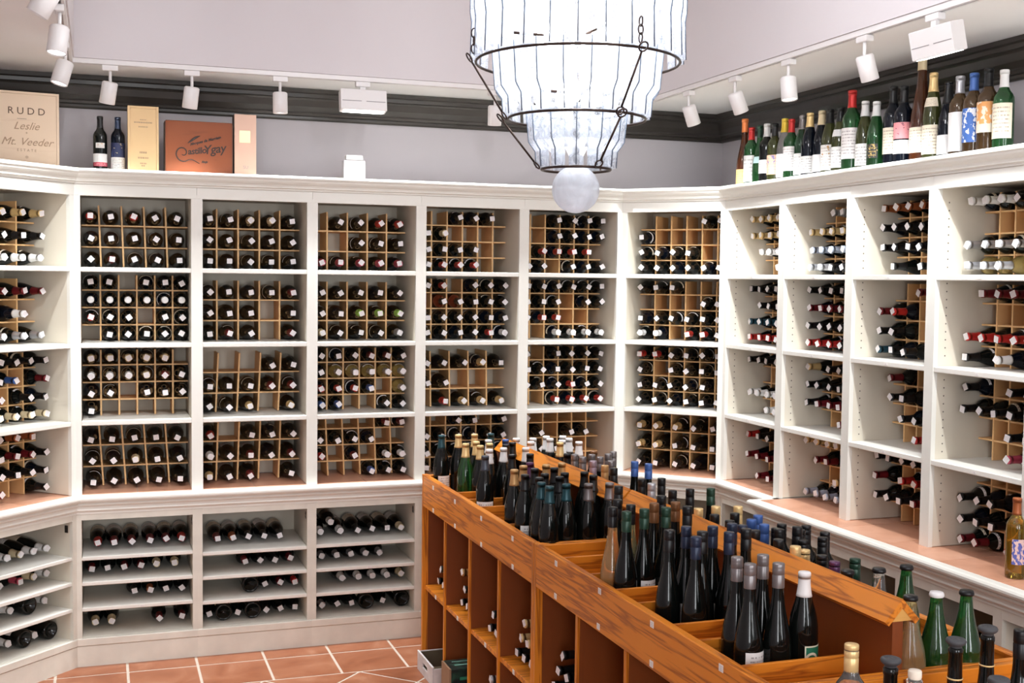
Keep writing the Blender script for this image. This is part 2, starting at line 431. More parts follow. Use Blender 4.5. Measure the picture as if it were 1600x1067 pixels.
def label_mesh(sh, lab, z0, z1, arc=2.3):
    k = ('l', sh, lab, z0, z1, arc)
    if k not in _mc:
        zs = [z0+(z1-z0)*t for t in (0, .5, 1)] if z1 > .12 and sh != 'bordeaux' else [z0, z1]
        if z1 > .16 and z1-z0 > .05: zs = [z0+(z1-z0)*i/6 for i in range(7)]
        _mc[k] = MB().lathe([(rad_at(sh, z)+.0006, z) for z in zs], 14, arc=(-PI/2-arc/2, -PI/2+arc/2), uvs=True).mesh('paper_label', LABELS[lab])
    return _mc[k]
def tag_mesh():
    if 'tag' not in _mc:
        a = .0128; _mc['tag'] = MB().box(-a, a, -a, a, 0, .0012).mesh('price_tag', M_TAG)
    return _mc['tag']
def bottle(sh, g, cap, M, label, group, kind='foil', lab=None, tagged=False, name=None):
    """one bottle, base at its origin and neck along +Z of M; lab: list of (label kind, z0, z1, arc)"""
    r = thing(name or NAME[sh], label, 'bottle', M, group)
    link('glass_body', body_mesh(sh, g), r)
    if cap:
        c = link({'crown': 'crown_cap', 'stopper': 'stopper', 'cork': 'cork', 'screw': 'screw_cap'}.get(kind, 'capsule'), cap_mesh(sh, cap, kind), r)
    for l in lab or []:
        link('paper_label', label_mesh(sh, *l), r)
    if tagged:
        a = random.choice((0, 0, .1, .2, -.2, -.25, .6, -.5))+random.uniform(-.1, .1)
        tm = T(random.uniform(-.003, .003), random.uniform(-.003, .003), H[sh]+.0022) @ Matrix.Rotation(random.uniform(-.12, .12), 4, 'X') @ Matrix.Rotation(random.uniform(-.12, .12), 4, 'Y') @ RZ(a)
        link('price_tag', tag_mesh(), r, tm)
    return r
LYING = Matrix.Rotation(PI/2, 4, 'X')          # neck towards the room (-y of a bay)
LYING_OUT = Matrix.Rotation(-PI/2, 4, 'X')     # base towards the room
def roll(): return RZ(random.uniform(-1.1, 1.1))

# ------------------------------------------------------------------ plan of the shelving
XB = [-.119, .4435, 1.008, 1.573, 2.141, 2.711]
CR = (3.122, 5.588)
YR = [5.588, 5.035, 4.481, 3.928, 3.375, 2.82]
CL = (-.53, 5.589)
BAYS = []     # (name words, matrix, width)
q = math.sqrt(.5)
BAYS.append(('left corner bay', T(CL[0], CL[1], 0) @ RZ(PI/4), math.hypot(XB[0]-CL[0], 6-CL[1])))
for i in range(5): BAYS.append((ORD[i]+' back bay', T(XB[i], 6, 0), XB[i+1]-XB[i]))
BAYS.append(('angled bay', T(XB[5], 6, 0) @ RZ(-PI/4), math.hypot(CR[0]-XB[5], 6-CR[1])))
for i in range(5): BAYS.append((ORD[i]+' side bay', T(CR[0], YR[i], 0) @ RZ(-PI/2), YR[i]-YR[i+1]))
Z_TOP, Z_S, Z_C = 2.263, (1.926, 1.562, 1.190), .836
SHELF_T = .023
PATH = [CL, (XB[0], 6), (XB[5], 6), CR, (3.122, YR[5])]
DEPTH = .45

# ------------------------------------------------------------------ room shell
def struct(o): o['kind'] = 'structure'; return o
struct(obj('wall_back', MB().box(-1.1, 3.68, 6.45, 6.55, 0, 2.9), M_WALL))
struct(obj('wall_right', MB().box(3.572, 3.68, -2.3, 6.45, 0, 2.9), M_WALL))
struct(obj('wall_left', MB().box(-1.1, -.98, -2.3, 6.45, 0, 2.9), M_WALL))
ZC = 2.885; TX0, TX1, TY0, TY1, TZ = -.11, 2.82, .6, 5.86, 3.6
cb = MB()
e = .0395
cb.box(-1.1, TX0-e, -2.3, 6.55, ZC, ZC+.08); cb.box(TX1+e, 3.68, -2.3, 6.55, ZC, ZC+.08)
cb.box(TX0-e, TX1+e, TY1+e, 6.55, ZC, ZC+.08); cb.box(TX0-e, TX1+e, -2.3, TY0-e, ZC, ZC+.08)
ceil = struct(obj('ceiling', cb, M_CEIL))
bx('tray_side', M_TRAY, ceil, TX0-.04, TX0, TY0, TY1, ZC, TZ)
bx('tray_side', M_TRAY, ceil, TX1, TX1+.04, TY0, TY1, ZC, TZ)
bx('tray_side', M_TRAY, ceil, TX0-.04, TX1+.04, TY1, TY1+.04, ZC, TZ)
bx('tray_side', M_TRAY, ceil, TX0-.04, TX1+.04, TY0-.04, TY0, ZC, TZ)
bx('tray_top', M_TRAY, ceil, TX0-.04, TX1+.04, TY0-.04, TY1+.04, TZ, TZ+.05)
# floor: grout bed with single tiles
fl = struct(obj('floor', MB().box(-1.1, 3.68, -2.3, 6.55, -.08, -.0014), M_GROUT))
bx('far_tiling', M_TILE, fl, -1.0, 3.57, -2.3, 3.2, -.0012, -.0002)
bx('far_tiling', M_TILE, fl, 1.75, 3.57, 3.2, 6.4, -.0012, -.0002)
G = .0065
def tile_poly(poly, m=M_TILE):
    cx = sum(p[0] for p in poly)/len(poly); cy = sum(p[1] for p in poly)/len(poly)
    mb = MB().poly_prism([(x-cx, y-cy) for x, y in poly], -.006, random.uniform(-.0002, .0007))
    obj('tile', mb, m, fl, T(cx, cy, 0))
xs = [.109+.3235*k for k in range(-3, 6)]
TODO = []
for y0, y1 in ((5.54, 5.855), (5.855, 6.02)):
    for a, b in zip(xs, xs[1:]):
        TODO.append([(a+G, y0+G), (b-G, y0+G), (b-G, y1-G), (a+G, y1-G)])
def clip(poly, a, b, c):     # keep a*x+b*y<=c
    out = []
    for i in range(len(poly)):
        p, r = poly[i], poly[(i+1) % len(poly)]
        dp, dr = a*p[0]+b*p[1]-c, a*r[0]+b*r[1]-c
        if dp <= 0: out.append(p)
        if dp*dr < 0:
            t = dp/(dp-dr); out.append((p[0]+(r[0]-p[0])*t, p[1]+(r[1]-p[1])*t))
    return out
for c in TODO:
    c = clip(c, -1, 1, 6.119-.004)
    if len(c) >= 3: tile_poly(c)
S = .32; o0 = (1.162, 5.539)
for i in range(-9, 9):
    for j in range(-9, 9):
        c = [(o0[0]+q*S*(u-v), o0[1]+q*S*(u+v)) for u, v in ((i, j), (i+1, j), (i+1, j+1), (i, j+1))]
        cx = sum(p[0] for p in c)/4; cy = sum(p[1] for p in c)/4
        g = 1-2*G/S
        c = [(cx+(x-cx)*g, cy+(y-cy)*g) for x, y in c]
        for a, b, d in ((0, 1, 5.54-G), (0, -1, -3.2), (1, 0, 1.75), (-1, 0, .98)):
            c = clip(c, a, b, d)
            if len(c) < 3: break
        if len(c) >= 3: tile_poly(c)
# crown moulding under the ceiling
CP = [(0, 2.728), (.012, 2.728), (.018, 2.736), (.018, 2.748), (.030, 2.752), (.034, 2.764), (.045, 2.770), (.062, 2.795), (.072, 2.828), (.078, 2.836), (.090, 2.840), (.092, 2.858), (.104, 2.864), (.104, ZC-.001), (0, ZC-.001)]
t = obj('trim_2', sweep([(-.98, -2.2), (-.98, 6.45), (3.572, 6.45), (3.572, -2.2)], CP), M_CROWN); struct(t)

# ------------------------------------------------------------------ shelving bays
def bay_unit(i):
    words, M, w = BAYS[i]
    r = thing('shelving_bay', 'tall cream painted wine shelving, %s, three fixed shelves' % words, 'shelving', M, 'cream shelving bays')
    h = .027
    for a, b in ((0, h), (w-h, w)): bx('stile', M_CREAM, r, a, b, 0, .021, .834, Z_TOP+.02, .002)
    bx('top_rail', M_CREAM, r, 0.0005, w-.0005, -.001, .021, Z_TOP, 2.318, .0015)
    for k, (a, b) in enumerate(((.009, h), (w-h, w-.009))):
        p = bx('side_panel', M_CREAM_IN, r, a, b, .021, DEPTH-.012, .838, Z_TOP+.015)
        if i >= 7 and k == 0:     # rows of shelf pin holes on the panels that face the camera
            mb = MB()
            for d in (.055, ):
                z = .90
                while z < 2.22:
                    if min(abs(z-s) for s in Z_S) > .03:
                        for yy in (d, ):
                            mb.lathe([(0, .0004), (.0034, .0004)], 6, M=T(.0001, yy, z) @ Matrix.Rotation(PI/2, 4, 'Y'), smooth=False)
                    z += .032
            hh = obj('shelf_pin_holes', mb, M_HOLE, r, T(h, 0, 0)); hh['kind'] = 'stuff'
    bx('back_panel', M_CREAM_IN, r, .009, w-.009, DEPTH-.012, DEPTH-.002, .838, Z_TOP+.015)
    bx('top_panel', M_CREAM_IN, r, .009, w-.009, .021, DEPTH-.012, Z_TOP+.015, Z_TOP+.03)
    for z in Z_S:
        bx('shelf', M_CREAM, r, h+.0005, w-h-.0005, .002, DEPTH-.013, z-SHELF_T, z, .003)
        if i >= 7: bx('shelf_label', M_STICK, r, w*.5-.010, w*.5+.010, .0008, .0018, z-.016, z-.007)
    return r
for i in range(len(BAYS)): bay_unit(i)

# cornice of the shelving (one continuous piece with a ledge on top)
ZL = 2.388
CO = [(-.448, 2.366), (-.448, ZL), (.050, ZL), (.058, ZL-.004), (.060, ZL-.010), (.058, ZL-.017), (.050, ZL-.021), (.046, ZL-.030), (.038, ZL-.038), (.026, ZL-.046), (.022, ZL-.054), (.022, ZL-.058), (.010, ZL-.062), (.008, ZL-.070), (-.004, ZL-.070), (-.004, 2.366)]
struct(obj('trim_1', sweep(PATH, CO), M_CREAM))

# worktop: nosing all round, tile field, and the deeper run along the side wall
NP = [(-.01, .834), (.030, .834), (.040, .831), (.045, .824), (.0455, .816), (.042, .808), (.034, .803), (.022, .803), (.021, .796), (.024, .790), (.021, .784), (.012, .780), (.011, .768), (.014, .762), (.010, .756), (.003, .752), (.003, .742), (-.01, .742)]
wt = thing('worktop', 'cream moulded worktop with pink tile top running under all the shelving bays', 'worktop')
obj('nosing', sweep([CL, (XB[0], 6), (XB[5], 6), CR, (3.122, 5.0)], NP), M_CREAM, wt)
for i in range(0, 8):
    words, M, w = BAYS[i]
    for a, b in ((.004, w*.5-.002), (w*.5+.002, w-.004)):
        bx('tile', M_TILE_TOP, wt, a, b, .006, DEPTH-.015, .80, Z_C-.0005, pre=M)
    bx('tile_bed', M_GROUT, wt, .001, w-.001, .004, DEPTH-.014, .795, .8335, pre=M)
XD = 3.01; YD0 = 5.0
dw = thing('deep_worktop', 'deep pink tiled worktop with cream nosing along the side wall shelving', 'worktop')
obj('nosing', sweep([(3.3, YD0), (XD, YD0), (XD, YR[5])], NP), M_CREAM, dw)
y = YD0-.004
while y > YR[5]+.05:
    y1 = max(y-.325, YR[5])
    for a, b in ((XD+.002, 3.318), (3.322, 3.55)):
        bx('tile', M_TILE_TOP, dw, a, b, y1+.002, y-.002, .80, Z_C-.0005)
    y = y1
bx('tile_bed', M_GROUT, dw, XD+.001, 3.56, YR[5], YD0-.003, .795, .8335)

# base cabinets
def base_cab(words, M, w, dep, ztops, group_n, label=None, bottom=.139, top=.712):
    r = thing('base_cabinet', label or 'low cream base cabinet with open wine shelves, under the %s' % words, 'cabinet', M, 'cream base cabinets')
    h = .0235
    for a, b in ((0, h), (w-h, w)): bx('stile', M_CREAM_OLD, r, a, b, 0, .02, .10, .742, .0025)
    bx('top_rail', M_CREAM_OLD, r, h, w-h, .001, .02, top, .742)
    bx('bottom_rail', M_CREAM_OLD, r, 0, w, -.006, .02, .100, bottom-.001, .004)
    bx('toe_kick', M_CREAM_OLD, r, 0, w, -.003, .02, 0, .099)
    for a, b in ((.008, h-.0002), (w-h+.0002, w-.008)): bx('side_panel', M_CREAM_IN, r, a, b, .02, dep, .10, .79)
    bx('back_panel', M_CREAM_IN, r, .008, w-.008, dep, dep+.008, .10, .79)
    bx('bottom_panel', M_CREAM_OLD, r, h, w-h, .02, dep, .110, bottom)
    for z in ztops: bx('shelf', M_CREAM, r, h+.0005, w-h-.0005, .006, dep-.001, z-.019, z, .003); bx('shelf_label', M_STICK, r, w*.53-.012, w*.53+.012, .0048, .0058, z-.014, z-.005)
    mb = MB().box(-.002, .0, .03, .05, .655, .69).box(-.004, -.002, .034, .046, .662, .668).box(-.004, -.002, .034, .046, .677, .683)
    obj('hinge_plate', mb, M_STEEL, r, T(w-h, 0, 0))
    return r
LOW = {0: (.540, .418, .290), 1: (.533, .410, .285), 2: (.520, .398, .274), 3: (.523, .398, .272)}
for i in range(0, 8):
    words, M, w = BAYS[i]
    if i == 7: w = YR[0]-YD0-.002
    base_cab(words, M, w, .44, LOW.get(i, (.53, .405, .28)), 0)
yy = [YD0, YR[2], YR[3], YR[4], YR[5]]
for k in range(4):
    base_cab(ORD[k+1]+' side bay', T(XD, yy[k], 0) @ RZ(-PI/2), yy[k]-yy[k+1], .52, (.43, ), 0, top=.705)

# ------------------------------------------------------------------ lattice racks and the bottles in them
RACK_Y0, RACK_Y1 = .228, .425
COLS = {'A': [.044, .132, .219, .3055, .392, .474], 'B': [.046, .1415, .2485, .353, .457]}
DIV = {'A': [.089, .1755, .262, .3485, .435], 'B': [.088, .195, .302, .406]}
LINE = {'A': [.0795, .1655, .2515], 'B': [.1, .206]}
DIVH = {'A': .327, 'B': .305}
SHELF_WORD = ['top shelf', 'second shelf', 'third shelf', 'bottom shelf']
LEAN = {(1, 0): .035, (1, 3): .065, (2, 2): -.045, (2, 3): -.035, (3, 3): .045, (4, 2): .02}
def rack(bi, si, kind, rows, sloped=False, glass=None):
    words, M, w = BAYS[bi]
    z0 = (list(Z_S)+[Z_C])[si]
    x0 = .027
    sc = (w-.054)/.511
    r = thing('bottle_rack', 'pale pine lattice bottle rack on the %s of the %s' % (SHELF_WORD[si], words), 'rack', M @ T(x0, 0, z0), 'pine lattice racks')
    lean = LEAN.get((bi, si), 0); zm = DIVH[kind]/2
    for d in DIV[kind]:
        if lean: bx('divider', M_PINE, r, -.004, .004, RACK_Y0, RACK_Y1, -zm+.003, zm, pre=T(d*sc, 0, zm) @ Matrix.Rotation(-lean, 4, 'Y'))
        else: bx('divider', M_PINE, r, d*sc-.004, d*sc+.004, RACK_Y0, RACK_Y1, .001, DIVH[kind])
    for z in LINE[kind]: bx('slat', M_PINE, r, .002, w-.056, RACK_Y0+.002, RACK_Y1, z-.0034, z+.0034)
    n = len(rows)
    for ri, row in enumerate(rows):
        base = ([0]+LINE[kind])[len(LINE[kind])-ri]
        for ci, ch in enumerate(row):
            if ch in '. ': continue
            sh = 'burgundy' if kind == 'B' else 'rhone' if sloped else 'bordeaux'
            g = 'k' if random.random() < .8 else 'K'
            cap = ch; cap_word = None
            if ch == 'Y': g = 'Y'; cap = 's'
            elif ch == 'R': g = 'R'; cap = 'k'
            elif ch in 'ew' and bi == 3: g = 'k'
            tagged = not (ch in 'w' and (bi, si) in ((1, 1),))
            rr = RAD[sh]
            zc = base+(.003 if base else .0005)+rr+.0006
            # each body rests in the cell, a little to one side
            px = COLS[kind][ci]*sc+random.uniform(-.0015, .0015)-lean*(zc-zm)*.8
            lab = None
            if random.random() < .75:
                lab = [(random.choice(('cream', 'white', 'white')), .055, {'bordeaux': .172, 'rhone': .148, 'burgundy': .136}[sh], 2.4)]
                if random.random() < .55:
                    z = {'bordeaux': .200, 'rhone': .180, 'burgundy': .172}[sh]
                    lab.append((random.choice(('cream', 'blank')), z, z+.010, random.choice((2.0, 2.6, 3.2))))
            dp = .424+random.uniform(-.012, .0)
            Mx = M @ T(x0+px, dp, z0+zc) @ LYING @ RZ(PI+random.uniform(-1.3, 1.3))
            lb = '%s bottle, %s capsule, %s row %s slot, %s, %s' % (GLASS_WORD[g].split()[-1], CAPS[cap][3], ORD[ri], ORD[ci], SHELF_WORD[si], words)
            bottle(sh, g, cap, Mx, lb, 'wine bottles lying in the lattice racks', lab=lab, tagged=tagged)

RACKS = {
 0: [('B', '.gggg .kkkk .wwww'), ('B', '..ddd ...w. ..sss'), ('A', '..kkkk ..kb.d ..d.kk ..eeee'), ('A', '..ooo. ..kddk ..kkkk ..d..k', 1)],
 1: [('B', 'rkrkk kkkkk kdkkk'), ('A', 'kk.kkk wwwwww rkk.kk .kkkkk'), ('A', 'eeeee. wwwedk kk.kkk k.....', 1), ('B', 'kkkkk kkekk kkkkk')],
 2: [('B', 'kkeek kkkkk kkkkk'), ('B', 'kkkkd kkk.k kdk.d'), ('B', '...kk kkkdd kkg.g'), ('B', 'r.kkk wkdkd gkd.k')],
 3: [('B', '.kkrr ..kkk mmmmm'), ('B', 'kkkkk kknnn ekkks'), ('A', 'kkkddk kYYYYY rrrb.Y bb..kk'), ('A', '....dd kkkk.. r.d.ww ...bkk')],
 4: [('A', '..kkk. ke.... kkkk.. krrr..'), ('A', 'kr.kkk .RRkkk kkkkkk kkkkrw'), ('B', 'kkkgk kk... .rggg'), ('A', '..kk.k kkkkkk kkkkkk kdrkkk')],
 5: [('A', '..kkkk ..kkkk .rrrr. kk.kkk'), ('A', 'kkkkkk kkk.kk krr... ..wwww'), ('A', 'k.kkkk kkkkkk kkkrkk ..rrrr'), ('A', 'k..... .k.kk. kkkk.. kkkk..', 1)],
 6: [('A', '....kk k..... kkkk.. kkkkkk'), ('A', 'kkk... ....kk kkkkkk ww.rrk'), ('A', 'rrkkkk k.kkkk kkkkk. kkkkkk', 1), ('B', 'gggkk ggkkk kkkkk')],
 7: [('A', 'ggggg. ggggg. .wwww. ...w..', 1), ('A', 'kkkkk. .kkkk. ttttt. rrrrr.', 1), ('A', 'kkkk.. ...... wwwwk. ..wwk.', 1), ('B', 'rkkkk dddk. .ddk.')],
 8: [('A', '..sss. ggggg. uuuuu. sskk..', 1), ('A', 'kkkk.. ddddd. kkkkk. rrrkk.', 1), ('A', 'g.kk.. kkkk.. kdddd. ...dd.', 1), ('A', 'gggg.. .dd... ...g.. uuuu..')],
 9: [('A', 'ooooo. kkkkk. kkkkk. .k.kk.', 1), ('A', '...d.. dr.... kk.... tkk...'), ('A', '.d.... .kk... ..kkk. ...rr.'), ('A', 'kkkkk. d.rr.. kkkd.. ....k.')],
 10: [('A', 'wwwk.. ...... sssss. YYY...'), ('A', '.dddd. ....r. rrrrr. k.w...', 1), ('A', 'k..kk. kkkkk. ...kk. ...mm.'), ('A', '...... kkk... kkk... dd.r..')],
}
for bi, L in RACKS.items():
    for si, spec in enumerate(L): rack(bi, si, spec[0], spec[1].split(), len(spec) > 2)

# loose bottles lying in the base cabinets: (place along the bay, capsule or '*' for a base turned to the room)
def spread(row, lo, hi, gap=.0765):
    x = [r[0] for r in row]
    for _ in range(400):
        for i in range(len(x)-1):
            if x[i+1]-x[i] < gap:
                d = (gap-(x[i+1]-x[i]))/2; x[i] -= d; x[i+1] += d
        x = [min(max(v, lo), hi) for v in x]
    return [(a, r[1]) for a, r in zip(x, row)]
LOOSE = {
 0: [[(.20, 'k'), (.297, 'w'), (.392, 'e'), (.481, 'w'), (.530, 'w')], [(.239, 'w'), (.353, 'm'), (.44, 'e'), (.52, 'w')], [(.30, 'w'), (.39, '*'), (.50, 'w')], [(.21, 'k'), (.29, 'w'), (.371, '*'), (.45, 'w'), (.525, '*')]],
 1: [[(.099, 'r'), (.169, 'd'), (.254, 'd'), (.352, 'd'), (.424, 'd'), (.503, 'r')], [(.081, 'd'), (.151, 'k'), (.223, 'd'), (.286, 'd'), (.349, 'e'), (.461, 'e')], [(.265, 'k'), (.34, 'o'), (.431, 'k'), (.511, 'k')], [(.084, 'e'), (.155, 'e'), (.385, 'd'), (.525, 'd')]],
 2: [[(.106, 'd'), (.183, 'o'), (.264, 'k'), (.342, 'k'), (.42, 'k')], [(.246, 'd'), (.32, 'k'), (.395, 'k'), (.47, 'd')], [(.287, '*'), (.368, 'k'), (.439, 'd'), (.519, 'r')], [(.06, 'k'), (.142, '*'), (.223, 'k'), (.297, '*'), (.37, 'k'), (.445, 'k'), (.518, 'k')]],
 3: [[(.066, 'w'), (.172, 'w'), (.261, 'k'), (.342, 'k'), (.426, 'k'), (.514, 'e')], [(.077, 's'), (.151, 's'), (.224, 's'), (.305, 's'), (.38, 's')], [(.181, 'w'), (.269, 'w'), (.358, 'w'), (.445, 'w'), (.523, 'e')], [(.077, 's'), (.153, 'k'), (.23, 'k'), (.305, '*'), (.40, 'k'), (.51, '*')]],
}
for bi, L in LOOSE.items():
    words, M, w = BAYS[bi]
    zs = list(LOW[bi])+[.139]
    for si, row in enumerate(L):
        row = spread(row, .067, w-.067)
        for ci, (x, c) in enumerate(row):
            sh = 'burgundy' if c in 'ew' or (si == 0 and bi in (1, 2, 3)) else 'bordeaux'
            out = c == '*'
            rr = RAD[sh]
            if out: sh = 'bordeaux'; rr = RAD[sh]*1.2
            Mx = M @ T(x, .10 if out else .42, zs[si]+rr+.0008) @ (LYING_OUT if out else LYING) @ RZ((0 if out else PI)+random.uniform(-.7, .7)) @ Matrix.Scale(1.2 if out else 1, 4)
            lb = '%s, %s, %s on the %s, cabinet below the %s' % ('black magnum' if out else 'black bottle', 'base turned out' if out else CAPS[c][3]+' capsule', ORD[ci], ('upper shelf', 'second shelf', 'third shelf', 'cabinet floor')[si], words)
            bottle(sh, 'k', 'k' if out else c, Mx, lb, 'loose wine bottles in the base cabinets', lab=[('white' if (ci+si) % 2 else 'cream', .045, .128, 2.4)], tagged=not out, name='magnum_bottle' if out else None)
words, M, w = BAYS[3]
bottle('bordeaux', 'k', 'w', M @ T(.119, .42, LOW[3][0]+.0368+.0525) @ LYING @ RZ(PI), 'black bottle, white capsule, lying on top of two others below the third back bay', 'loose wine bottles in the base cabinets', lab=[('cream', .045, .128, 2.4)], tagged=True)
for k, (y, z, c) in enumerate(((4.30, .43, 'k'), (3.80, .43, 'k'), (3.70, .43, 'k'), (3.55, .43, 's'), (3.20, .43, 'k'))):
    bottle('bordeaux', 'k', c, T(XD, y, z+.0374) @ RZ(-PI/2) @ T(0, .42, 0) @ LYING, 'black bottle lying in the dark cabinet under the deep worktop, %s from its corner' % ORD[k], 'loose wine bottles in the base cabinets', tagged=True)

# ------------------------------------------------------------------ oak bin tables down the middle of the room
IX0, IX1, IXM = 1.47, 2.23, 1.85
RAIL0, RAIL1, FL_L, FL_R, MID = .785, .94, .84, .797, .40
def bin_table(label, y0, y1, posts, divs_l, divs_r, ridge, stick_y):
    r = thing('bin_table', label, 'display table', T(IXM, y0, 0), 'oak bin tables')
    X0, X1, L = IX0-IXM, IX1-IXM, y1-y0
    ox, oy, oz = M_OAK['x'], M_OAK['y'], M_OAK['z']
    bx('side_rail', oy, r, X0, X0+.026, .0215, L-.0215, RAIL0, RAIL1, .003)
    bx('side_rail', oy, r, X1-.026, X1, .0215, L-.0215, RAIL0, RAIL1, .003)
    for a, b in ((.0005, .021), (L-.021, L-.0005)):
        bx('end_board', ox, r, X0+.0265, X1-.0265, a, b, RAIL0-.02, RAIL1-.004, .002)
        for s, x0, x1 in ((0, X0+.0265, -.016), (1, .016, X1-.0265)):
            bx('end_panel', M_OAK_IN, r, x0, x1, a, b, .0, RAIL0-.021)
        bx('end_post', oz, r, X0-.001, X0+.0262, a, b, 0, RAIL1+.0005, .0015)
        bx('end_post', oz, r, X1-.0262, X1+.001, a, b, 0, RAIL1+.0005, .0015)
    bx('centre_board', M_OAK_IN, r, -.0155, .0155, .022, L-.022, 0, 1.062 if ridge else RAIL1-.01)
    bx('bin_floor', oy, r, X0+.0265, -.016, .0215, L-.0215, FL_L-.014, FL_L)
    bx('bin_floor', oy, r, .016, X1-.0265, .0215, L-.0215, FL_R-.011, FL_R)
    for s, x0, x1 in ((0, X0+.012, -.016), (1, .016, X1-.012)):
        pp = [p-y0 for p in posts]
        lim = [.0215]+[v for p in sorted(pp) for v in (p-.0095, p+.0095)]+[L-.0215]
        for a, b in zip(lim[0::2], lim[1::2]):
            bx('mid_shelf', ox, r, x0, x1, a, b, MID-.022, MID, .002)
        for p in pp:
            bx('upright', M_OAK_IN, r, x0, x1, p-.009, p+.009, 0, FL_R-.012)
            fx = (X0+.003, x0-.0002) if s == 0 else (x1+.0002, X1-.003)
            bx('face_post', oz, r, fx[0], fx[1], p-.009, p+.009, 0, RAIL0-.0005)
    for d in divs_l: bx('bin_divider', ox, r, X0+.0265, -.016, d-y0-.0055, d-y0+.0055, FL_L+.0005, RAIL1-.002, .0015)
    for d in divs_r: bx('bin_divider', ox, r, .016, X1-.0265, d-y0-.0055, d-y0+.0055, FL_R+.0005, RAIL1-.002, .0015)
    if ridge:
        a, b = ridge[0]-y0, ridge[1]-y0
        for s in (-1, 1):
            P = [(0, 1.118), (s*.0505, 1.064), (s*.0385, 1.053), (0, 1.0945)]
            mb = MB(); n = 0
            for y in (a, b): mb.v += [(x, y, z) for x, z in P]
            mb.face((0, 1, 2, 3)); mb.face((7, 6, 5, 4))
            for k in range(4): j = (k+1) % 4; mb.face((k, k+4, j+4, j))
            obj('cap_board', mb, oy, r)
        mb = MB()
        for y in (a+.0015, b-.0015): mb.v += [(0, y, 1.0940), (-.0335, y, 1.0625), (.0335, y, 1.0625)]
        mb.face((0, 1, 2)); mb.face((5, 4, 3)); mb.face((0, 3, 4, 1)); mb.face((1, 4, 5, 2)); mb.face((2, 5, 3, 0))
        obj('gable_block', mb, M_OAK_END, r)
    for z, ys in stick_y:
        for y in ys:
            bx('price_sticker', M_STICK, r, *((X0-.0012, X0-.0002) if z > .5 else (X0+.0108, X0+.0118)), y-y0-.011, y-y0+.011, z-.0095, z+.0095)
    return r
bin_table('honey oak wine bin table nearest the back bays, bins full of dark bottles', 3.978, 5.555, (5.168, 4.783, 4.39), (5.044, 4.87, 4.694, 4.33), (), (3.985, 5.45),
          ((.907, (5.353, 4.99, 4.606, 4.213)), (.800, (5.35, 4.986, 4.603, 4.208)), (.389, (5.338, 4.974, 4.573, 4.218))))
bin_table('honey oak wine bin table with gabled ridge end and empty bins along its rail', 2.392, 3.974, (3.574, 3.19, 2.80), (3.75, 3.513, 3.312, 3.154, 2.923, 2.772, 2.552), (2.64,), (2.397, 3.97),
          ((.917, (3.756, 3.379, 3.004, 2.607)), (.803, (3.758, 3.385, 3.004, 2.62))))
bin_table('honey oak wine bin table without a ridge, holding the stoppered tasting bottles', .80, 2.388, (1.99, 1.6, 1.2), (), (), None, ())

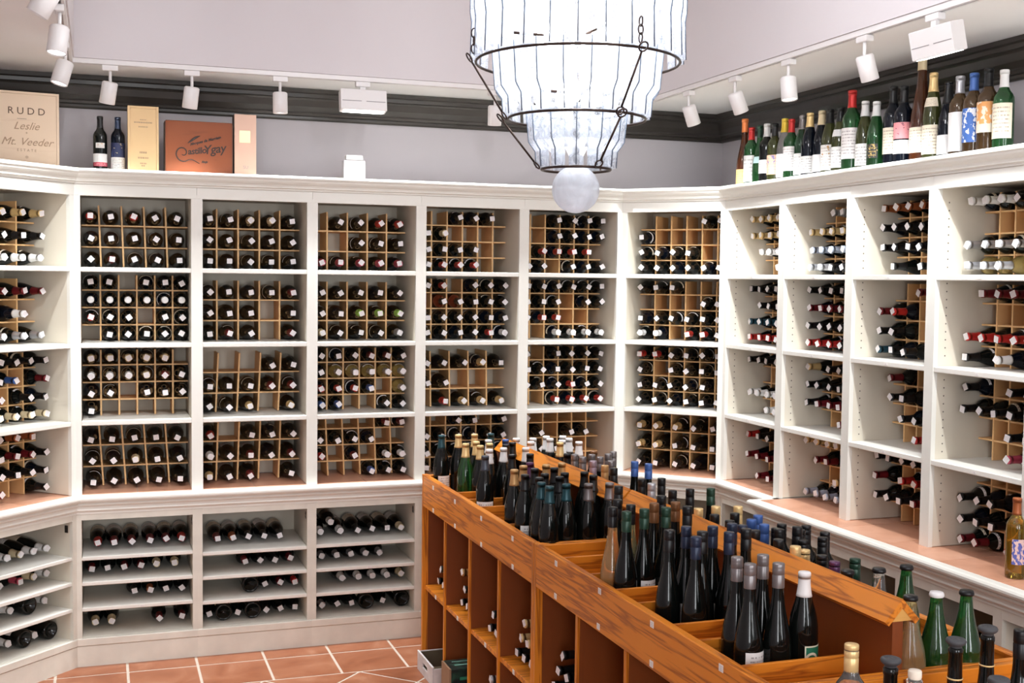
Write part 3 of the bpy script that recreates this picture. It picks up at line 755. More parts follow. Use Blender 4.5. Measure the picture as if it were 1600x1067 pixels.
ISLE = {'L': [["B","k","teal",1.544,5.478],["B","k","gold",1.628,5.478],["B","k","teal",1.793,5.478],["B","k","gold",1.71,5.478],["B","k","white",1.711,5.261],["B","g","gold",1.572,5.171],["B","k","gold",1.617,5.093],["B","k","gold",1.638,5.221],["B","k","white",1.619,4.965],["B","k","gold",1.679,5.148],["B","k","white",1.696,4.996],["B","k","blue",1.793,5.254],["B","k","black",1.739,5.092],["B","k","white",1.793,4.973],["B","k","black",1.793,5.154],["B","k","slate",1.542,4.786],["B","k","black",1.665,4.792],["B","k","black",1.748,4.792],["B","k","black",1.542,4.282],["B","k","tan",1.542,4.407],["B","k","tan",1.61,4.492],["B","k","plum",1.663,4.56],["B","k","black",1.629,4.411],["B","k","tan",1.709,4.492],["B","k","black",1.712,4.409],["B","k","tan",1.788,4.518],["B","k","black",1.624,4.282],["B","k","black",1.572,4.205],["B","k","black",1.655,4.205],["B","k","black",1.707,4.282],["B","k","teal",1.542,4.102],["B","k","teal",1.542,4.016],["B","k","teal",1.619,4.044],["B","k","black",1.79,4.282],["B","k","grey",1.7,4.027],["B","k","black",1.793,4.2],["B","k","grey",1.783,4.022],["F","k","black",1.717,3.795],["F","k","black",1.607,3.558],["F","a","black",1.538,3.441],["F","y","black",1.612,3.465],["F","k","green",1.551,3.365],["F","k","green",1.624,3.389],["F","k","brown",1.697,3.468],["F","k","green",1.701,3.391],["F","k","brown",1.774,3.468],["F","k","black",1.778,3.392],["F","k","black",1.556,3.079],["F","k","navy",1.627,3.109],["F","k","black",1.64,3.034],["F","k","navy",1.589,2.976],["F","k","navy",1.705,3.091],["F","k","navy",1.71,3.002],["F","k","navy",1.78,3.109],["F","k","black",1.782,3.03],["F","k","black",1.781,3.584],["F","k","grey",1.576,2.723],["F","k","grey",1.57,2.646],["F","k","grey",1.656,2.726],["F","k","grey",1.645,2.632],["B","k","white",1.725,2.635]],
 'R': [["B","k","white",1.912,5.442],["B","k","white",1.94,5.311],["B","k","white",1.993,5.426],["B","k","white",2.07,5.395],["B","k","white",2.082,5.477],["B","k","white",2.105,5.32],["B","k","white",2.164,5.462],["B","k","white",2.164,5.379],["B","k","white",2.163,5.248],["B","k","gold",2.065,5.247],["B","k","brown",2.11,4.943],["B","k","black",1.963,4.896],["F","k","grey",1.965,4.816],["F","k","grey",1.971,4.738],["F","k","grey",2.039,4.794],["F","k","mauve",1.971,4.622],["F","k","grey",2.045,4.718],["F","k","tan",1.97,4.494],["F","k","grey",2.116,4.794],["F","k","grey",2.045,4.602],["F","k","black",1.976,4.417],["F","y","grey",2.166,4.851],["F","k","blue",2.135,4.557],["F","k","blue",2.166,4.487],["F","k","silver",1.967,4.045],["F","k","black",1.974,4.144],["F","k","black",2.055,4.139],["F","k","black",1.974,3.884],["F","k","black",2.051,3.895],["F","k","green",2.133,3.887],["F","k","gold",2.052,3.547],["F","k","gold",1.979,3.569],["F","k","gold",1.903,3.551],["F","k","black",1.903,3.439],["F","k","black",1.98,3.442],["F","k","black",1.903,3.339],["F","k","navy",1.904,3.262],["F","k","blue",1.98,3.336],["F","k","blue",2.036,3.389],["F","k","blue",1.98,3.257],["F","k","black",1.904,3.184],["F","k","black",1.986,3.181],["F","k","black",1.904,3.05],["F","k","black",2.061,3.195],["F","k","gold",1.903,2.957],["X","k","black",2.047,3.296],["X","k","black",1.944,3.116],["X","k","black",2.102,3.35],["X","k","gold",1.966,3.005],["X","k","black",2.111,3.254],["X","k","black",2.036,3.122],["X","k","black",2.167,3.307],["X","k","black",2.167,3.201],["X","k","black",2.116,3.137],["X","k","black",1.975,2.929],["X","k","plum",1.965,2.852],["S","k","crownblack",1.912,2.714],["X","k","green",2.043,2.865],["S","c","crownblack",2.009,2.708],["S","g","crownblack",2.103,2.713],["S","y","crownblack",1.908,2.443],["S","g","crownwhite",1.994,2.452],["S","g","crownblack",2.079,2.443]],
 'N': [["X","c","gold",1.55,2.178],["X","k","stopper",1.538,2.026],["X","c","cork",1.538,1.949],["F","k","stopper",1.703,2.029],["F","k","stopper",1.831,2.081],["X","y","stopper",1.665,1.857],["F","k","black",1.927,2.086]]}
SHN = {'B': 'burgundy', 'F': 'flute', 'X': 'bordeaux', 'S': 'sparkling'}
def isle(side, rows):
    fl = FL_L if side == 'L' else FL_R
    where = {'L': 'rail side of ridge', 'R': 'far side of ridge', 'N': 'front tasting table'}[side]
    ev = sorted(range(len(rows)), key=lambda i: -rows[i][4])
    rank = {}
    # rows of bottles counted from the far end, and places in a row counted from the rail
    line = []; groups = []
    for i in ev:
        if groups and groups[-1][0]-rows[i][4] < .055: groups[-1][1].append(i)
        else: groups.append([rows[i][4], [i]])
    for gi, (_, ids) in enumerate(groups):
        for k, i in enumerate(sorted(ids, key=lambda i: rows[i][3])): rank[i] = (gi, k)
    big = ORD+['thirteenth', 'fourteenth', 'fifteenth', 'sixteenth', 'seventeenth', 'eighteenth', 'nineteenth', 'twentieth']+['twenty-'+o for o in ORD[:9]]
    for i, (s, g, c, x, y) in enumerate(rows):
        sh = SHN[s]; gi, k = rank[i]
        z = fl; sc = 1.0
        if side == 'R' and s == 'B': z = FL_R; sc = 1.07
        kind = 'screw' if s in 'FX' else 'foil'
        if c in ('crownblack', 'crownwhite'): kind = 'crown'
        if c in ('stopper', 'cork'): kind = c
        lab = []
        if i % 3 == 0 and g == 'k': lab = [('white', .03, .105, 2.2)]
        if side == 'L' and i == len(rows)-1: lab = [('green', .03, .112, 2.0)]
        if side == 'R' and s == 'F' and g == 'y': lab = [('white', .03, .10, 2.4)]
        kw = {'screw': 'screw cap', 'foil': 'foil', 'crown': 'crown cap', 'stopper': 'stopper', 'cork': 'cork'}[kind]
        cw = CAPS[c][3]
        lb = '%s %s bottle, %s %s, %s in %s row, %s' % (GLASS_WORD[g], sh, cw, kw, ORD[k], big[gi], where)
        if side == 'N': lb = '%s %s bottle with %s %s, %s in the front tasting table' % (GLASS_WORD[g], sh, cw, kw, ORD[i])
        M = T(x, y, z+.0005) @ RZ(.15+random.uniform(-.5, .5)) @ Matrix.Scale(sc, 4)
        b = bottle(sh, g, c, M, lb, 'wine bottles standing in the bin tables', kind=kind, lab=lab)
        if kind == 'stopper' and g == 'k':
            link('foil_collar', cap_ring(sh), b)
_ring = {}
def cap_ring(sh):
    if sh not in _ring:
        h = H[sh]
        _ring[sh] = MB().lathe([(rad_at(sh, h-.066)+.0004, h-.068), (rad_at(sh, h-.066)+.0014, h-.067), (rad_at(sh, h-.066)+.0014, h-.065), (rad_at(sh, h-.066)+.0003, h-.0645)], 16).mesh('foil_collar', cap_mat('gold'))
    return _ring[sh]
for k, v in ISLE.items(): isle(k, v)

# bottles lying in the compartments of the tables, necks towards the aisle
COMP = [(5.44, 0, 'k'), (5.365, 0, 'k'), (5.40, 1, 'k'), (5.05, 0, 'k'), (4.97, 0, 'k'), (5.01, 1, 'k'), (5.05, 2, 'tan'),
        (4.56, 0, 'k'), (4.64, 0, 'k'), (4.60, 1, 'k'), (4.30, 0, 'k'), (4.22, 0, 'k'), (4.14, 0, 'gold'), (4.26, 1, 'gold'), (4.18, 1, 'gold'), (4.22, 2, 'gold'),
        (3.90, 0, 'k'), (3.82, 0, 'k'), (3.74, 0, 'k'), (3.86, 1, 'k'), (3.78, 1, 'k'), (3.82, 2, 'k'), (3.13, 0, 'k'), (3.05, 0, 'k'), (3.09, 1, 'k')]
_seen = {}
for n, (y, lev, c) in enumerate(COMP):
    z = MID+.0375+lev*.0672
    comp = 'first' if y > 5.168 else 'second' if y > 4.783 else 'third' if y > 4.39 else 'fourth' if y > 3.97 else 'fifth' if y > 3.574 else 'seventh'
    _seen[comp, lev] = _seen.get((comp, lev), -1)+1
    lb = 'bottle, %s capsule, %s in %s layer of the %s upper table compartment' % (CAPS[c][3], ORD[_seen[comp, lev]], ORD[lev], comp)
    bottle('bordeaux', 'k', c, T(1.825, y, z) @ Matrix.Rotation(-PI/2, 4, 'Y') @ RZ(random.uniform(-1, 1)), lb, 'bottles lying in the table compartments', tagged=True)
for n, (y, lev) in enumerate(((4.70, 0), (4.622, 0), (4.544, 0), (4.466, 0), (4.66, 1), (4.582, 1), (4.505, 1), (4.62, 2), (4.543, 2), (4.58, 3))):
    bottle('bordeaux', 'k', 's' if n % 2 else 'k', T(1.81, y, .0374+lev*.0672) @ Matrix.Rotation(-PI/2, 4, 'Y'), 'bottle lying on the floor under the third table compartment, %s of the pile' % ORD[n], 'bottles lying in the table compartments', tagged=True)

# cartons on the floor in the lower compartments
M_CARD = mat('grey_printed_carton', (.62, .58, .57), .6, noise=.15, nscale=14)
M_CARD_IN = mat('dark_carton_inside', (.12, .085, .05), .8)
M_CARD_EDGE = mat('white_carton_edge', (.82, .79, .77), .6)
M_CARD_G = blotch('dark_green_printed_carton', [(.006, .01, .012), (.012, .025, .022), (.02, .07, .045)], .35, 22, 0, 2)
M_BROWN = mat('brown_carton', (.30, .17, .095), .7)
def carton():
    r = thing('wine_carton', 'open pale grey wine carton with hand hole, pulled out of the end compartment', 'carton', T(1.437, 5.222, .001), 'cartons under the tables')
    w, d, h = .275, .36, .088
    t = .006
    # front panel with a hand hole
    mb = MB()
    y0, y1, zA, zB = .095, .18, .038, .060
    mb.box(0, t, 0, y0, 0, h); mb.box(0, t, y1, w, 0, h); mb.box(0, t, y0, y1, 0, zA); mb.box(0, t, y0, y1, zB, h)
    obj('front_panel', mb, M_CARD, r)
    obj('panel_edge', MB().box(-.001, t+.001, -.001, w+.001, h, h+.004), M_CARD_EDGE, r)
    bx('side_panel', M_CARD, r, t, d, 0, t, 0, h-.006); bx('side_panel', M_CARD, r, t, d, w-t, w, 0, h)
    bx('rear_panel', M_CARD, r, d-t, d, t, w-t, 0, h); bx('bottom_panel', M_CARD_IN, r, t, d-t, t, w-t, 0, t)
    bx('inner_lining', M_CARD_IN, r, t, d-t, w-t-.002, w-t, t, h-.004)
    bx('inner_lining', M_CARD_IN, r, t, t+.002, t+.001, w-t-.002, t, zA)
carton()
r = thing('wine_carton', 'black wine carton with green print and brown end, in the second floor compartment', 'carton', T(1.425, 4.935, .001), 'cartons under the tables')
obj('carton_body', MB().box(.02, .37, .005, .135, 0, .172, .002), M_CARD_G, r)
obj('end_flap', MB().box(.012, .0198, .005, .135, 0, .172), M_BROWN, r)
for z in (.05, .085, .12):
    obj('green_print', MB().box(.06, .30, .0036, .0048, z, z+.014), mat('green_print_ink', (.03, .22, .12), .5), r)
obj('pale_print', MB().box(.05, .33, .05, .062, .1722, .1728).box(.05, .33, .10, .106, .1722, .1728), mat('pale_green_print_ink', (.2, .42, .34), .5), r)
o = obj('foam_shipper', MB().box(0, .13, 0, .26, 0, .15, .02), M_WHITE, None, T(3.06, 3.08, .4305)); tag(o, 'white foam shipper lying on the shelf of the dark side cabinet', 'box')

# ------------------------------------------------------------------ things on the ledge of the shelving
M_CRATE = wood('pale_crate_pine', (.66, .46, .31), (.82, .63, .46), 'x', .55, 12, 2.5, rings=False)
M_CRATE_Z = wood('yellow_crate_pine', (.60, .36, .16), (.78, .54, .28), 'z', .5, 12, 2.5, rings=False)
M_PEACH = mat('peach_satin_box', (.78, .50, .37), .4, noise=.04, nscale=3)
M_RUSSET = wood('russet_stained_wood', (.10, .018, .003), (.20, .045, .008), 'x', .6, 6, 3, rings=False)
M_DARKSIDE = mat('dark_box_side', (.07, .035, .02), .5)
M_INK = mat('brown_branding_ink', (.12, .07, .04), .7)
M_INK_F = mat('faint_brown_ink', (.42, .27, .17), .7)
M_INK_K = mat('burnt_black_ink', (.022, .012, .010), .7)
M_GOLD = mat('pale_gold_plaque', (.80, .72, .42), .3, metal=.3)
def word(text, size, parent, M, m, name='printed_word', shear=0, space=1.0, extr=.0004):
    c = bpy.data.curves.new(name, 'FONT'); c.body = text; c.size = size; c.align_x = 'CENTER'; c.align_y = 'CENTER'
    c.shear = shear; c.space_character = space; c.extrude = extr; c.resolution_u = 3; c.offset = .0009 if m is M_INK_K else 0
    o = bpy.data.objects.new('text', c); COL.objects.link(o); bpy.context.view_layer.update()
    me = bpy.data.meshes.new_from_object(o.evaluated_get(bpy.context.evaluated_depsgraph_get())); me.name = name
    bpy.data.objects.remove(o); bpy.data.curves.remove(c)
    me.materials.clear(); me.materials.append(m)
    return link(name, me, parent, M)
FACE = Matrix.Rotation(PI/2, 4, 'X')          # text that faces -y
def crate(label, M, w, d, h, m, lid_in=.012, group='wine boxes on the ledge', recess=True):
    r = thing('wine_crate', label, 'wooden box', M, group)
    t = .011
    bx('side_board', m, r, 0, t, .0, d, 0, h, .001); bx('side_board', m, r, w-t, w, 0, d, 0, h, .001)
    bx('top_board', m, r, t+.0003, w-t-.0003, 0, d, h-t, h, .001); bx('bottom_board', m, r, t+.0003, w-t-.0003, 0, d, 0, t, .001)
    bx('lid', m, r, t+.0008, w-t-.0008, .003, .012, t+.0008, h-t-.0008)
    bx('back_board', m, r, t, w-t, d-.01, d-.001, t, h-t)
    return r
a = math.radians(9)
wd = .335
r = crate('large pale pine wine crate branded RUDD at the corner end of the ledge', T(-.185-wd*math.cos(a), 6.13-wd*math.sin(a), ZL+.001) @ RZ(a), wd, .17, .36, M_CRATE)
F = lambda x, z: T(x+.022, .0022, z) @ FACE
word('RUDD', .046, r, F(.168, .268), M_INK, space=1.55)
bx('printed_rule', M_INK, r, .148, .190, .0022, .0028, .2315, .2330)
word('Leslie', .050, r, F(.166, .198), M_INK_F, shear=.4)
word('+', .022, r, F(.168, .166), M_INK_F)
word('Mt. Veeder', .050, r, F(.168, .124), M_INK_F, shear=.4)
word('ESTATE', .017, r, F(.168, .085), M_INK_F, space=1.7)
word('*', .036, r, F(.168, .046), M_INK_F)
r = crate('tall narrow yellow pine single bottle box standing on the ledge', T(.127, 6.10, ZL+.001), .144, .115, .322, M_CRATE_Z)
for z, w0, h in ((.243, .085, .006), (.222, .044, .005), (.256, .03, .004), (.098, .035, .009), (.072, .05, .008), (.045, .03, .007), (.034, .018, .006)):
    mb = MB(); x = -w0/2
    while x < w0/2:
        dx = random.uniform(.003, .008); mb.box(x, min(x+dx, w0/2), 0, .0006, -h/2, h/2); x += dx+.002
    oo = obj('faint_brand_mark', mb, M_INK_F, r, T(.072, .0022, z)); oo['kind'] = 'stuff'
# russet box with the branded scroll
r = thing('presentation_box', 'russet wooden presentation box branded with dark scrolled lettering, Castillo Ygay', 'wooden box', T(.303, 6.10, ZL+.001), 'wine boxes on the ledge')
bx('box_body', M_DARKSIDE, r, -.004, .325, .013, .11, 0, .258)
bx('lid', M_RUSSET, r, 0, .320, 0, .0128, 0, .262, .002)
F = lambda x, z, rot=0: T(x, -.0008, z) @ FACE @ RZ(rot)
word('astillo', .043, r, F(.150, .116, .13), M_INK_K, shear=.15, space=.92)
word('Ygay', .060, r, F(.232, .128, .16), M_INK_K, shear=.25, space=.95)
word('Marques de Murrieta', .018, r, F(.190, .168, .28), M_INK_K, shear=.4)
word('Rioja', .014, r, F(.185, .064, .06), M_INK_K, shear=.4)
pts = []
for k in range(30):
    t = k/29; an = -2.2+t*7.2; rr = .007+.035*t
    pts.append((.082+rr*math.cos(an)*.95, -.0008, .104+rr*math.sin(an)))
for k in range(1, 9): pts.append((pts[29][0]+.0085*k, -.0008, pts[29][2]+.010*math.sin(k*.5)))
obj('branded_scroll', MB().tube(pts, [.0018+.0016*math.sin(PI*min(1, i/len(pts))) for i in range(len(pts))], 5), M_INK_K, r)
pts = [(.105+.0075*k, -.0008, .152+.040*math.sin(k*.17)) for k in range(9)]
obj('branded_feather', MB().tube(pts, [.001, .003, .005, .006, .006, .006, .005, .003, .001], 5), M_INK_K, r)
r = thing('presentation_box', 'tall peach coloured bottle box with pale gold plaque, last on the ledge', 'gift box', T(.634, 6.10, ZL+.001), 'wine boxes on the ledge')
bx('box_body', M_PEACH, r, 0, .107, 0, .10, 0, .309, .002); bx('box_side', M_DARKSIDE, r, -.0012, -.0002, .002, .10, .0, .309)
bx('plaque', M_GOLD, r, .024, .078, -.0016, -.0002, .168, .228)
word('SU', .022, r, T(.055, -.0006, .046) @ FACE, mat('grey_ink', (.42, .34, .34), .6))
r = thing('wall_sensor', 'small pale lilac sensor box with white top band by the wall', 'sensor', T(1.19, 6.12, ZL+.001))
bx('housing', mat('pale_lilac_plastic', (.50, .465, .485), .6), r, 0, .112, 0, .05, 0, .108, .004)
bx('cover_band', mat('pale_band', (.66, .62, .62), .6), r, .012, .098, -.003, .05, .1085, .134, .003)
o = MB().lathe([(0, .001), (.0035, .001)], 8, M=Matrix.Rotation(PI/2, 4, 'X')).mesh('indicator', M_LENS)
link('indicator', o, r, T(.094, -.0002, .055))
bottle('bordeaux', 'k', 'k', T(0, 6.17, ZL+.0005) @ Matrix.Scale(.90, 4), 'port bottle with white and crimson label on the ledge beside the blue labelled bottle', 'bottles on the cornice ledge', lab=[('blank', .052, .098, 2.6), ('redband', .03, .0515, 2.6), ('crest', .128, .156, 1.3)], name='port_bottle')
bottle('bordeaux', 'K', 'navy', T(.082, 6.17, ZL+.0005) @ Matrix.Scale(.90, 4), 'blue topped bottle with white label and gold cross, beside the yellow pine box', 'bottles on the cornice ledge', lab=[('white', .020, .082, 2.6), ('navy', .0825, .160, 2.6)])
# row of showpiece bottles above the side wall bays
XL = 3.275
LEDGE = [
 (5.672, .374, 'flute', 'b', 'orange', 'foil', [('orange', .02, .09, 2.2)], 'tall slim brown bottle, orange capsule, first of the ledge row at the corner'),
 (5.600, .320, 'bordeaux', 'g', 'redx', 'foil', [('white', .03, .16, 1.9)], 'green bottle, red capsule, tall white label, second along the ledge row'),
 (5.516, .320, 'flute', 'g', 'green', 'foil', [('mint', .125, .16, 1.2)], 'green flute bottle, pale blue neck label, third along the ledge row'),
 (5.445, .321, 'bordeaux', 'k', 'w', 'foil', [('white', .06, .125, 2.0)], 'black bottle, white capsule top, white label, fourth along the ledge row'),
 (5.368, .313, 'bordeaux', 'o', 'k', 'foil', [('peach', .05, .145, 2.0)], 'olive bottle with peach picture label, fifth along the ledge row'),
 (5.294, .329, 'burgundy', 'c', 'yellow', 'foil', [('white', .03, .135, 2.2)], 'clear bottle, yellow capsule, sixth along the ledge row'),
 (5.213, .316, 'bordeaux', 'g', 'redx', 'foil', [('redmark', .055, .17, 2.2)], 'green bottle, red capsule, white crested label, seventh along the ledge row'),
 (5.132, .325, 'burgundy', 'd', 'grey', 'foil', [('white', .03, .125, 2.0)], 'dark green bottle, grey capsule, eighth along the ledge row'),
 (5.049, .326, 'burgundy', 'K', 'gold', 'foil', [('white', .03, .105, 2.0)], 'blue-black bottle with gold neck band, ninth along the ledge row'),
 (4.966, .327, 'burgundy', 'K', 'e', 'foil', [('blank', .03, .105, 2.0)], 'blue-black bottle, cream capsule, tenth along the ledge row'),
 (4.880, .323, 'burgundy', 'o', 'k', 'foil', [('crest', .03, .14, 1.9)], 'olive bottle with white arched label and brown crest on the ledge'),
 (4.794, .319, 'burgundy', 'o', 'k', 'foil', [('white', .035, .125, 2.0), ('blank', .17, .20, 1.6)], 'olive bottle with white shoulder label beside the large red capped bottle'),
 (4.706, .385, 'bordeaux', 'g', 'redx', 'foil', [('redmark', .055, .165, 2.2)], 'large green bottle, red capsule, long white label, on the ledge'),
 (4.622, .325, 'burgundy', 'o', 'w', 'foil', [('white', .03, .12, 2.2)], 'olive bottle, white capsule, beside the large green one on the ledge'),
 (4.522, .309, 'burgundy', 'g', 'w', 'foil', [('emblem', .055, .115, 1.3)], 'green bottle with round black and gold emblem on the ledge'),
 (4.420, .362, 'bordeaux', 'K', 'k', 'foil', [('cream', .055, .15, 2.2)], 'broad blue-black bottle, black capsule, wide cream label, on the ledge'),
 (4.330, .349, 'bordeaux', 'K', 'k', 'foil', [('pink', .105, .165, 2.0), ('white', .05, .10, 2.0)], 'black bottle with pink picture label on the ledge'),
 (4.231, .496, 'flute', 'b', 'e', 'foil', [('cream', .035, .105, 2.4)], 'giant slim brown bottle with cream capsule towering over the ledge row'),
 (4.140, .375, 'burgundy', 'o', 'gold', 'foil', [('cream', .03, .125, 2.2), ('cream', .185, .215, 2.0)], 'olive bottle, gold capsule, cream shoulder and body labels, on the ledge'),
 (4.060, .325, 'sparkling', 'K', 'k', 'foil', [('blank', .03, .105, 2.2)], 'blue-black bottle with silver ring and plain white label on the ledge'),
 (3.977, .336, 'bordeaux', 'B', 's', 'foil', [('blank', .03, .17, 2.2)], 'amber brown bottle, silver capsule, tall plain white label, on the ledge'),
 (3.895, .335, 'bordeaux', 'B', 'b', 'foil', [('blue', .055, .175, 2.3)], 'bottle with bright blue label, white peaks and blue capsule on the ledge'),
 (3.814, .340, 'bordeaux', 'B', 'k', 'foil', [('sun', .08, .185, 2.3)], 'amber bottle with orange and cream label on the ledge'),
 (3.728, .321, 'bordeaux', 'g', 'w', 'foil', [('cream', .055, .18, 2.4)], 'green bottle, white capsule, large cream label, end of the ledge row'),
]
for k, (y, h, sh, g, c, kind, lab, lb) in enumerate(LEDGE):
    s = h/H[sh]
    if s*RAD[sh] > .0415: M = T(XL+(.012 if k % 2 else -.0), y, ZL+.0005) @ RZ(-1.05) @ Matrix.Diagonal((.0410/RAD[sh]*(1.1 if k in (12, 17) else 1), .0410/RAD[sh]*(1.1 if k in (12, 17) else 1), s, 1))
    else: M = T(XL, y, ZL+.0005) @ RZ(-1.05) @ Matrix.Scale(s, 4)
    bottle(sh, g, c, M, lb, 'showpiece bottles on the cornice ledge', kind=kind, lab=lab)
# golden bottle on the deep worktop
b = bottle('bordeaux', 'G', 'o', T(3.108, 3.405, Z_C+.0005) @ RZ(-.35) @ Matrix.Scale(.96, 4), 'golden bottle with blue and pink shard label on the tiled side worktop', 'bottle on the worktop', lab=[('shard', .055, .15, 1.5)])

# ------------------------------------------------------------------ ceiling tracks and spotlights
TRZ = ZC-.001
for nm, x0, x1, y0, y1 in (('left-hand', -.155, -.117, .7, 5.905), ('back', -.1165, 2.8265, 5.867, 5.905), ('side-wall', 2.827, 2.865, .7, 5.905)):
    r = thing('light_track', 'white ceiling light track along the %s edge of the recessed tray' % nm, 'light track', None, 'white ceiling tracks')
    cx = (x0+x1)/2; cy = (y0+y1)/2
    lx = x1-x0 < y1-y0
    if lx:
        bx('track_rail', M_WHITE, r, x0, cx-.006, y0, y1, TRZ-.022, TRZ); bx('track_rail', M_WHITE, r, cx+.006, x1, y0, y1, TRZ-.022, TRZ)
        bx('track_slot', mat('grey_slot', (.45, .42, .40), .6), r, cx-.0058, cx+.0058, y0, y1, TRZ-.010, TRZ)
    else:
        bx('track_rail', M_WHITE, r, x0, x1, y0, cy-.006, TRZ-.022, TRZ); bx('track_rail', M_WHITE, r, x0, x1, cy+.006, y1, TRZ-.022, TRZ)
        bx('track_slot', mat('grey_slot', (.45, .42, .40), .6), r, x0, x1, cy-.0058, cy+.0058, TRZ-.010, TRZ)
_m = {}
def head_meshes():
    if not _m:
        _m['adapter'] = MB().box(-.016, .016, -.035, .035, -.026, 0, .003).mesh('track_adapter', M_WHITE)
        _m['stem'] = MB().lathe([(.0, -.082), (.007, -.082), (.007, -.026), (0, -.026)], 10).mesh('stem', M_WHITE)
        _m['body'] = MB().lathe([(.0, .002), (.030, .002), (.0355, -.004), (.0355, -.098), (.033, -.100), (.032, -.090), (0, -.090)], 24).mesh('lamp_head', M_WHITE)
        _m['lens'] = MB().lathe([(0, -.0935), (.0315, -.0935), (.0315, -.0905), (0, -.0905)], 24).mesh('lamp_lens', M_LENS)
    return _m
def spot(x, y, aim, label, along='y', power=SPOT_W, light=None):
    m = head_meshes()
    r = thing('track_spotlight', label, 'spotlight', T(x, y, TRZ-.0225), 'white track spotlights')
    link('track_adapter', m['adapter'], r, Matrix() if along == 'y' else RZ(PI/2)); link('stem', m['stem'], r)
    d = Vector(aim).normalized()
    rot = Vector((0, 0, -1)).rotation_difference(d).to_matrix().to_4x4()
    hd = link('lamp_head', m['body'], r, T(0, 0, -.078) @ rot); link('lamp_lens', m['lens'], hd)
    p = Vector((x, y, TRZ-.0225-.078))+d*.115
    add_light('SPOT', 'spot_beam', p, power*(.72 if x > 2.8 else 1.05), light or aim, .012, 104, 1)
BT = 5.886; LT = -.136; RT = 2.846
spot(.046, BT, (-.16, .22, -1), 'white track spotlight over the first back bay, first on the back track', 'x', light=(0, -.12, -1))
spot(.414, BT, (-.10, .22, -1), 'white track spotlight over the second back bay, second on the back track', 'x', light=(0, -.12, -1))
spot(.829, BT, (.02, .02, -1), 'white track spotlight with lit rim, third on the back track', 'x', light=(0, -.12, -1))
spot(1.93, BT, (.05, .2, -1), 'white track spotlight on the back track, half behind the chandelier', 'x', light=(0, -.12, -1))
spot(RT, 5.50, (.42, .10, -1), 'white track spotlight tilted to the wall, nearest the corner on the side track', light=(.28, .55, -1))
spot(RT, 5.03, (.45, .05, -1), 'white track spotlight tilted to the wall, second on the side track', light=(.28, .55, -1))
spot(RT, 4.567, (.02, -.12, -1), 'white track spotlight pointing straight down with bright lens, third on the side track', light=(.2, .5, -1))
spot(RT, 4.018, (.36, .05, -1), 'white track spotlight tilted to the wall, fourth on the side track beside the flood', light=(.28, .55, -1))
spot(LT, 5.40, (-.28, -.10, -1), 'white track spotlight with bright lens, lowest of the three on the left-hand track', light=(-.1, .3, -1), power=SPOT_W*.8)
spot(LT, 4.66, (-.12, -.16, -1), 'white track spotlight with bright lens, middle one on the left-hand track', light=(-.1, .5, -1), power=SPOT_W*.8)
spot(LT, 4.02, (-.55, .1, -1), 'white track spotlight seen from behind, upper one on the left-hand track', light=(-.5, .3, -1), power=SPOT_W*.8)
def flood(x, y, rz, tilt, label, light):
    r = thing('track_floodlight', label, 'floodlight', T(x, y, TRZ-.0225) @ RZ(rz), 'white track floodlights')
    bx('track_adapter', M_WHITE, r, -.035, .035, -.016, .016, -.026, 0, .003)
    bx('stem', M_WHITE, r, -.014, .014, -.008, .008, -.045, -.026)
    hd = obj('flood_housing', MB().box(-.115, .115, -.028, .028, -.105, 0, .003), M_WHITE, r, T(0, 0, -.045) @ Matrix.Rotation(tilt, 4, 'X'))
    for a, b in ((-.108, -.012), (.012, .108)): bx('housing_seam', mat('grey_seam', (.30, .28, .28), .6), hd, a, b, -.0292, -.0282, -.062, -.059)
    bx('flood_lens', M_LENS, hd, -.10, .10, -.022, .022, -.1065, -.1052)
    add_light('SPOT', 'flood_beam', Vector((x, y, TRZ-.18)), FLOOD_W, light, .06, 100, 1)
flood(1.236, BT, 0, -.18, 'white box floodlight on the back track over the third back bay', (0, .1, -1))
flood(RT, 3.60, -PI/2, .22, 'white box floodlight on the side track above the giant slim bottle', (.35, 0, -1))
for y in (3.1, 2.5): add_light('SPOT', 'side_track_lamp', (RT, y, 2.72), SPOT_W*.72, (.28, .55, -1), .012, 104, 1)
for y in (3.3, 2.6): add_light('SPOT', 'left_track_lamp', (LT, y, 2.72), SPOT_W*.6, (-.1, .4, -1), .012, 104, 1)
for x in (1.55, 2.4): add_light('SPOT', 'back_track_lamp', (x, BT, 2.74), SPOT_W, (0, -.1, -1), .012, 104, 1)

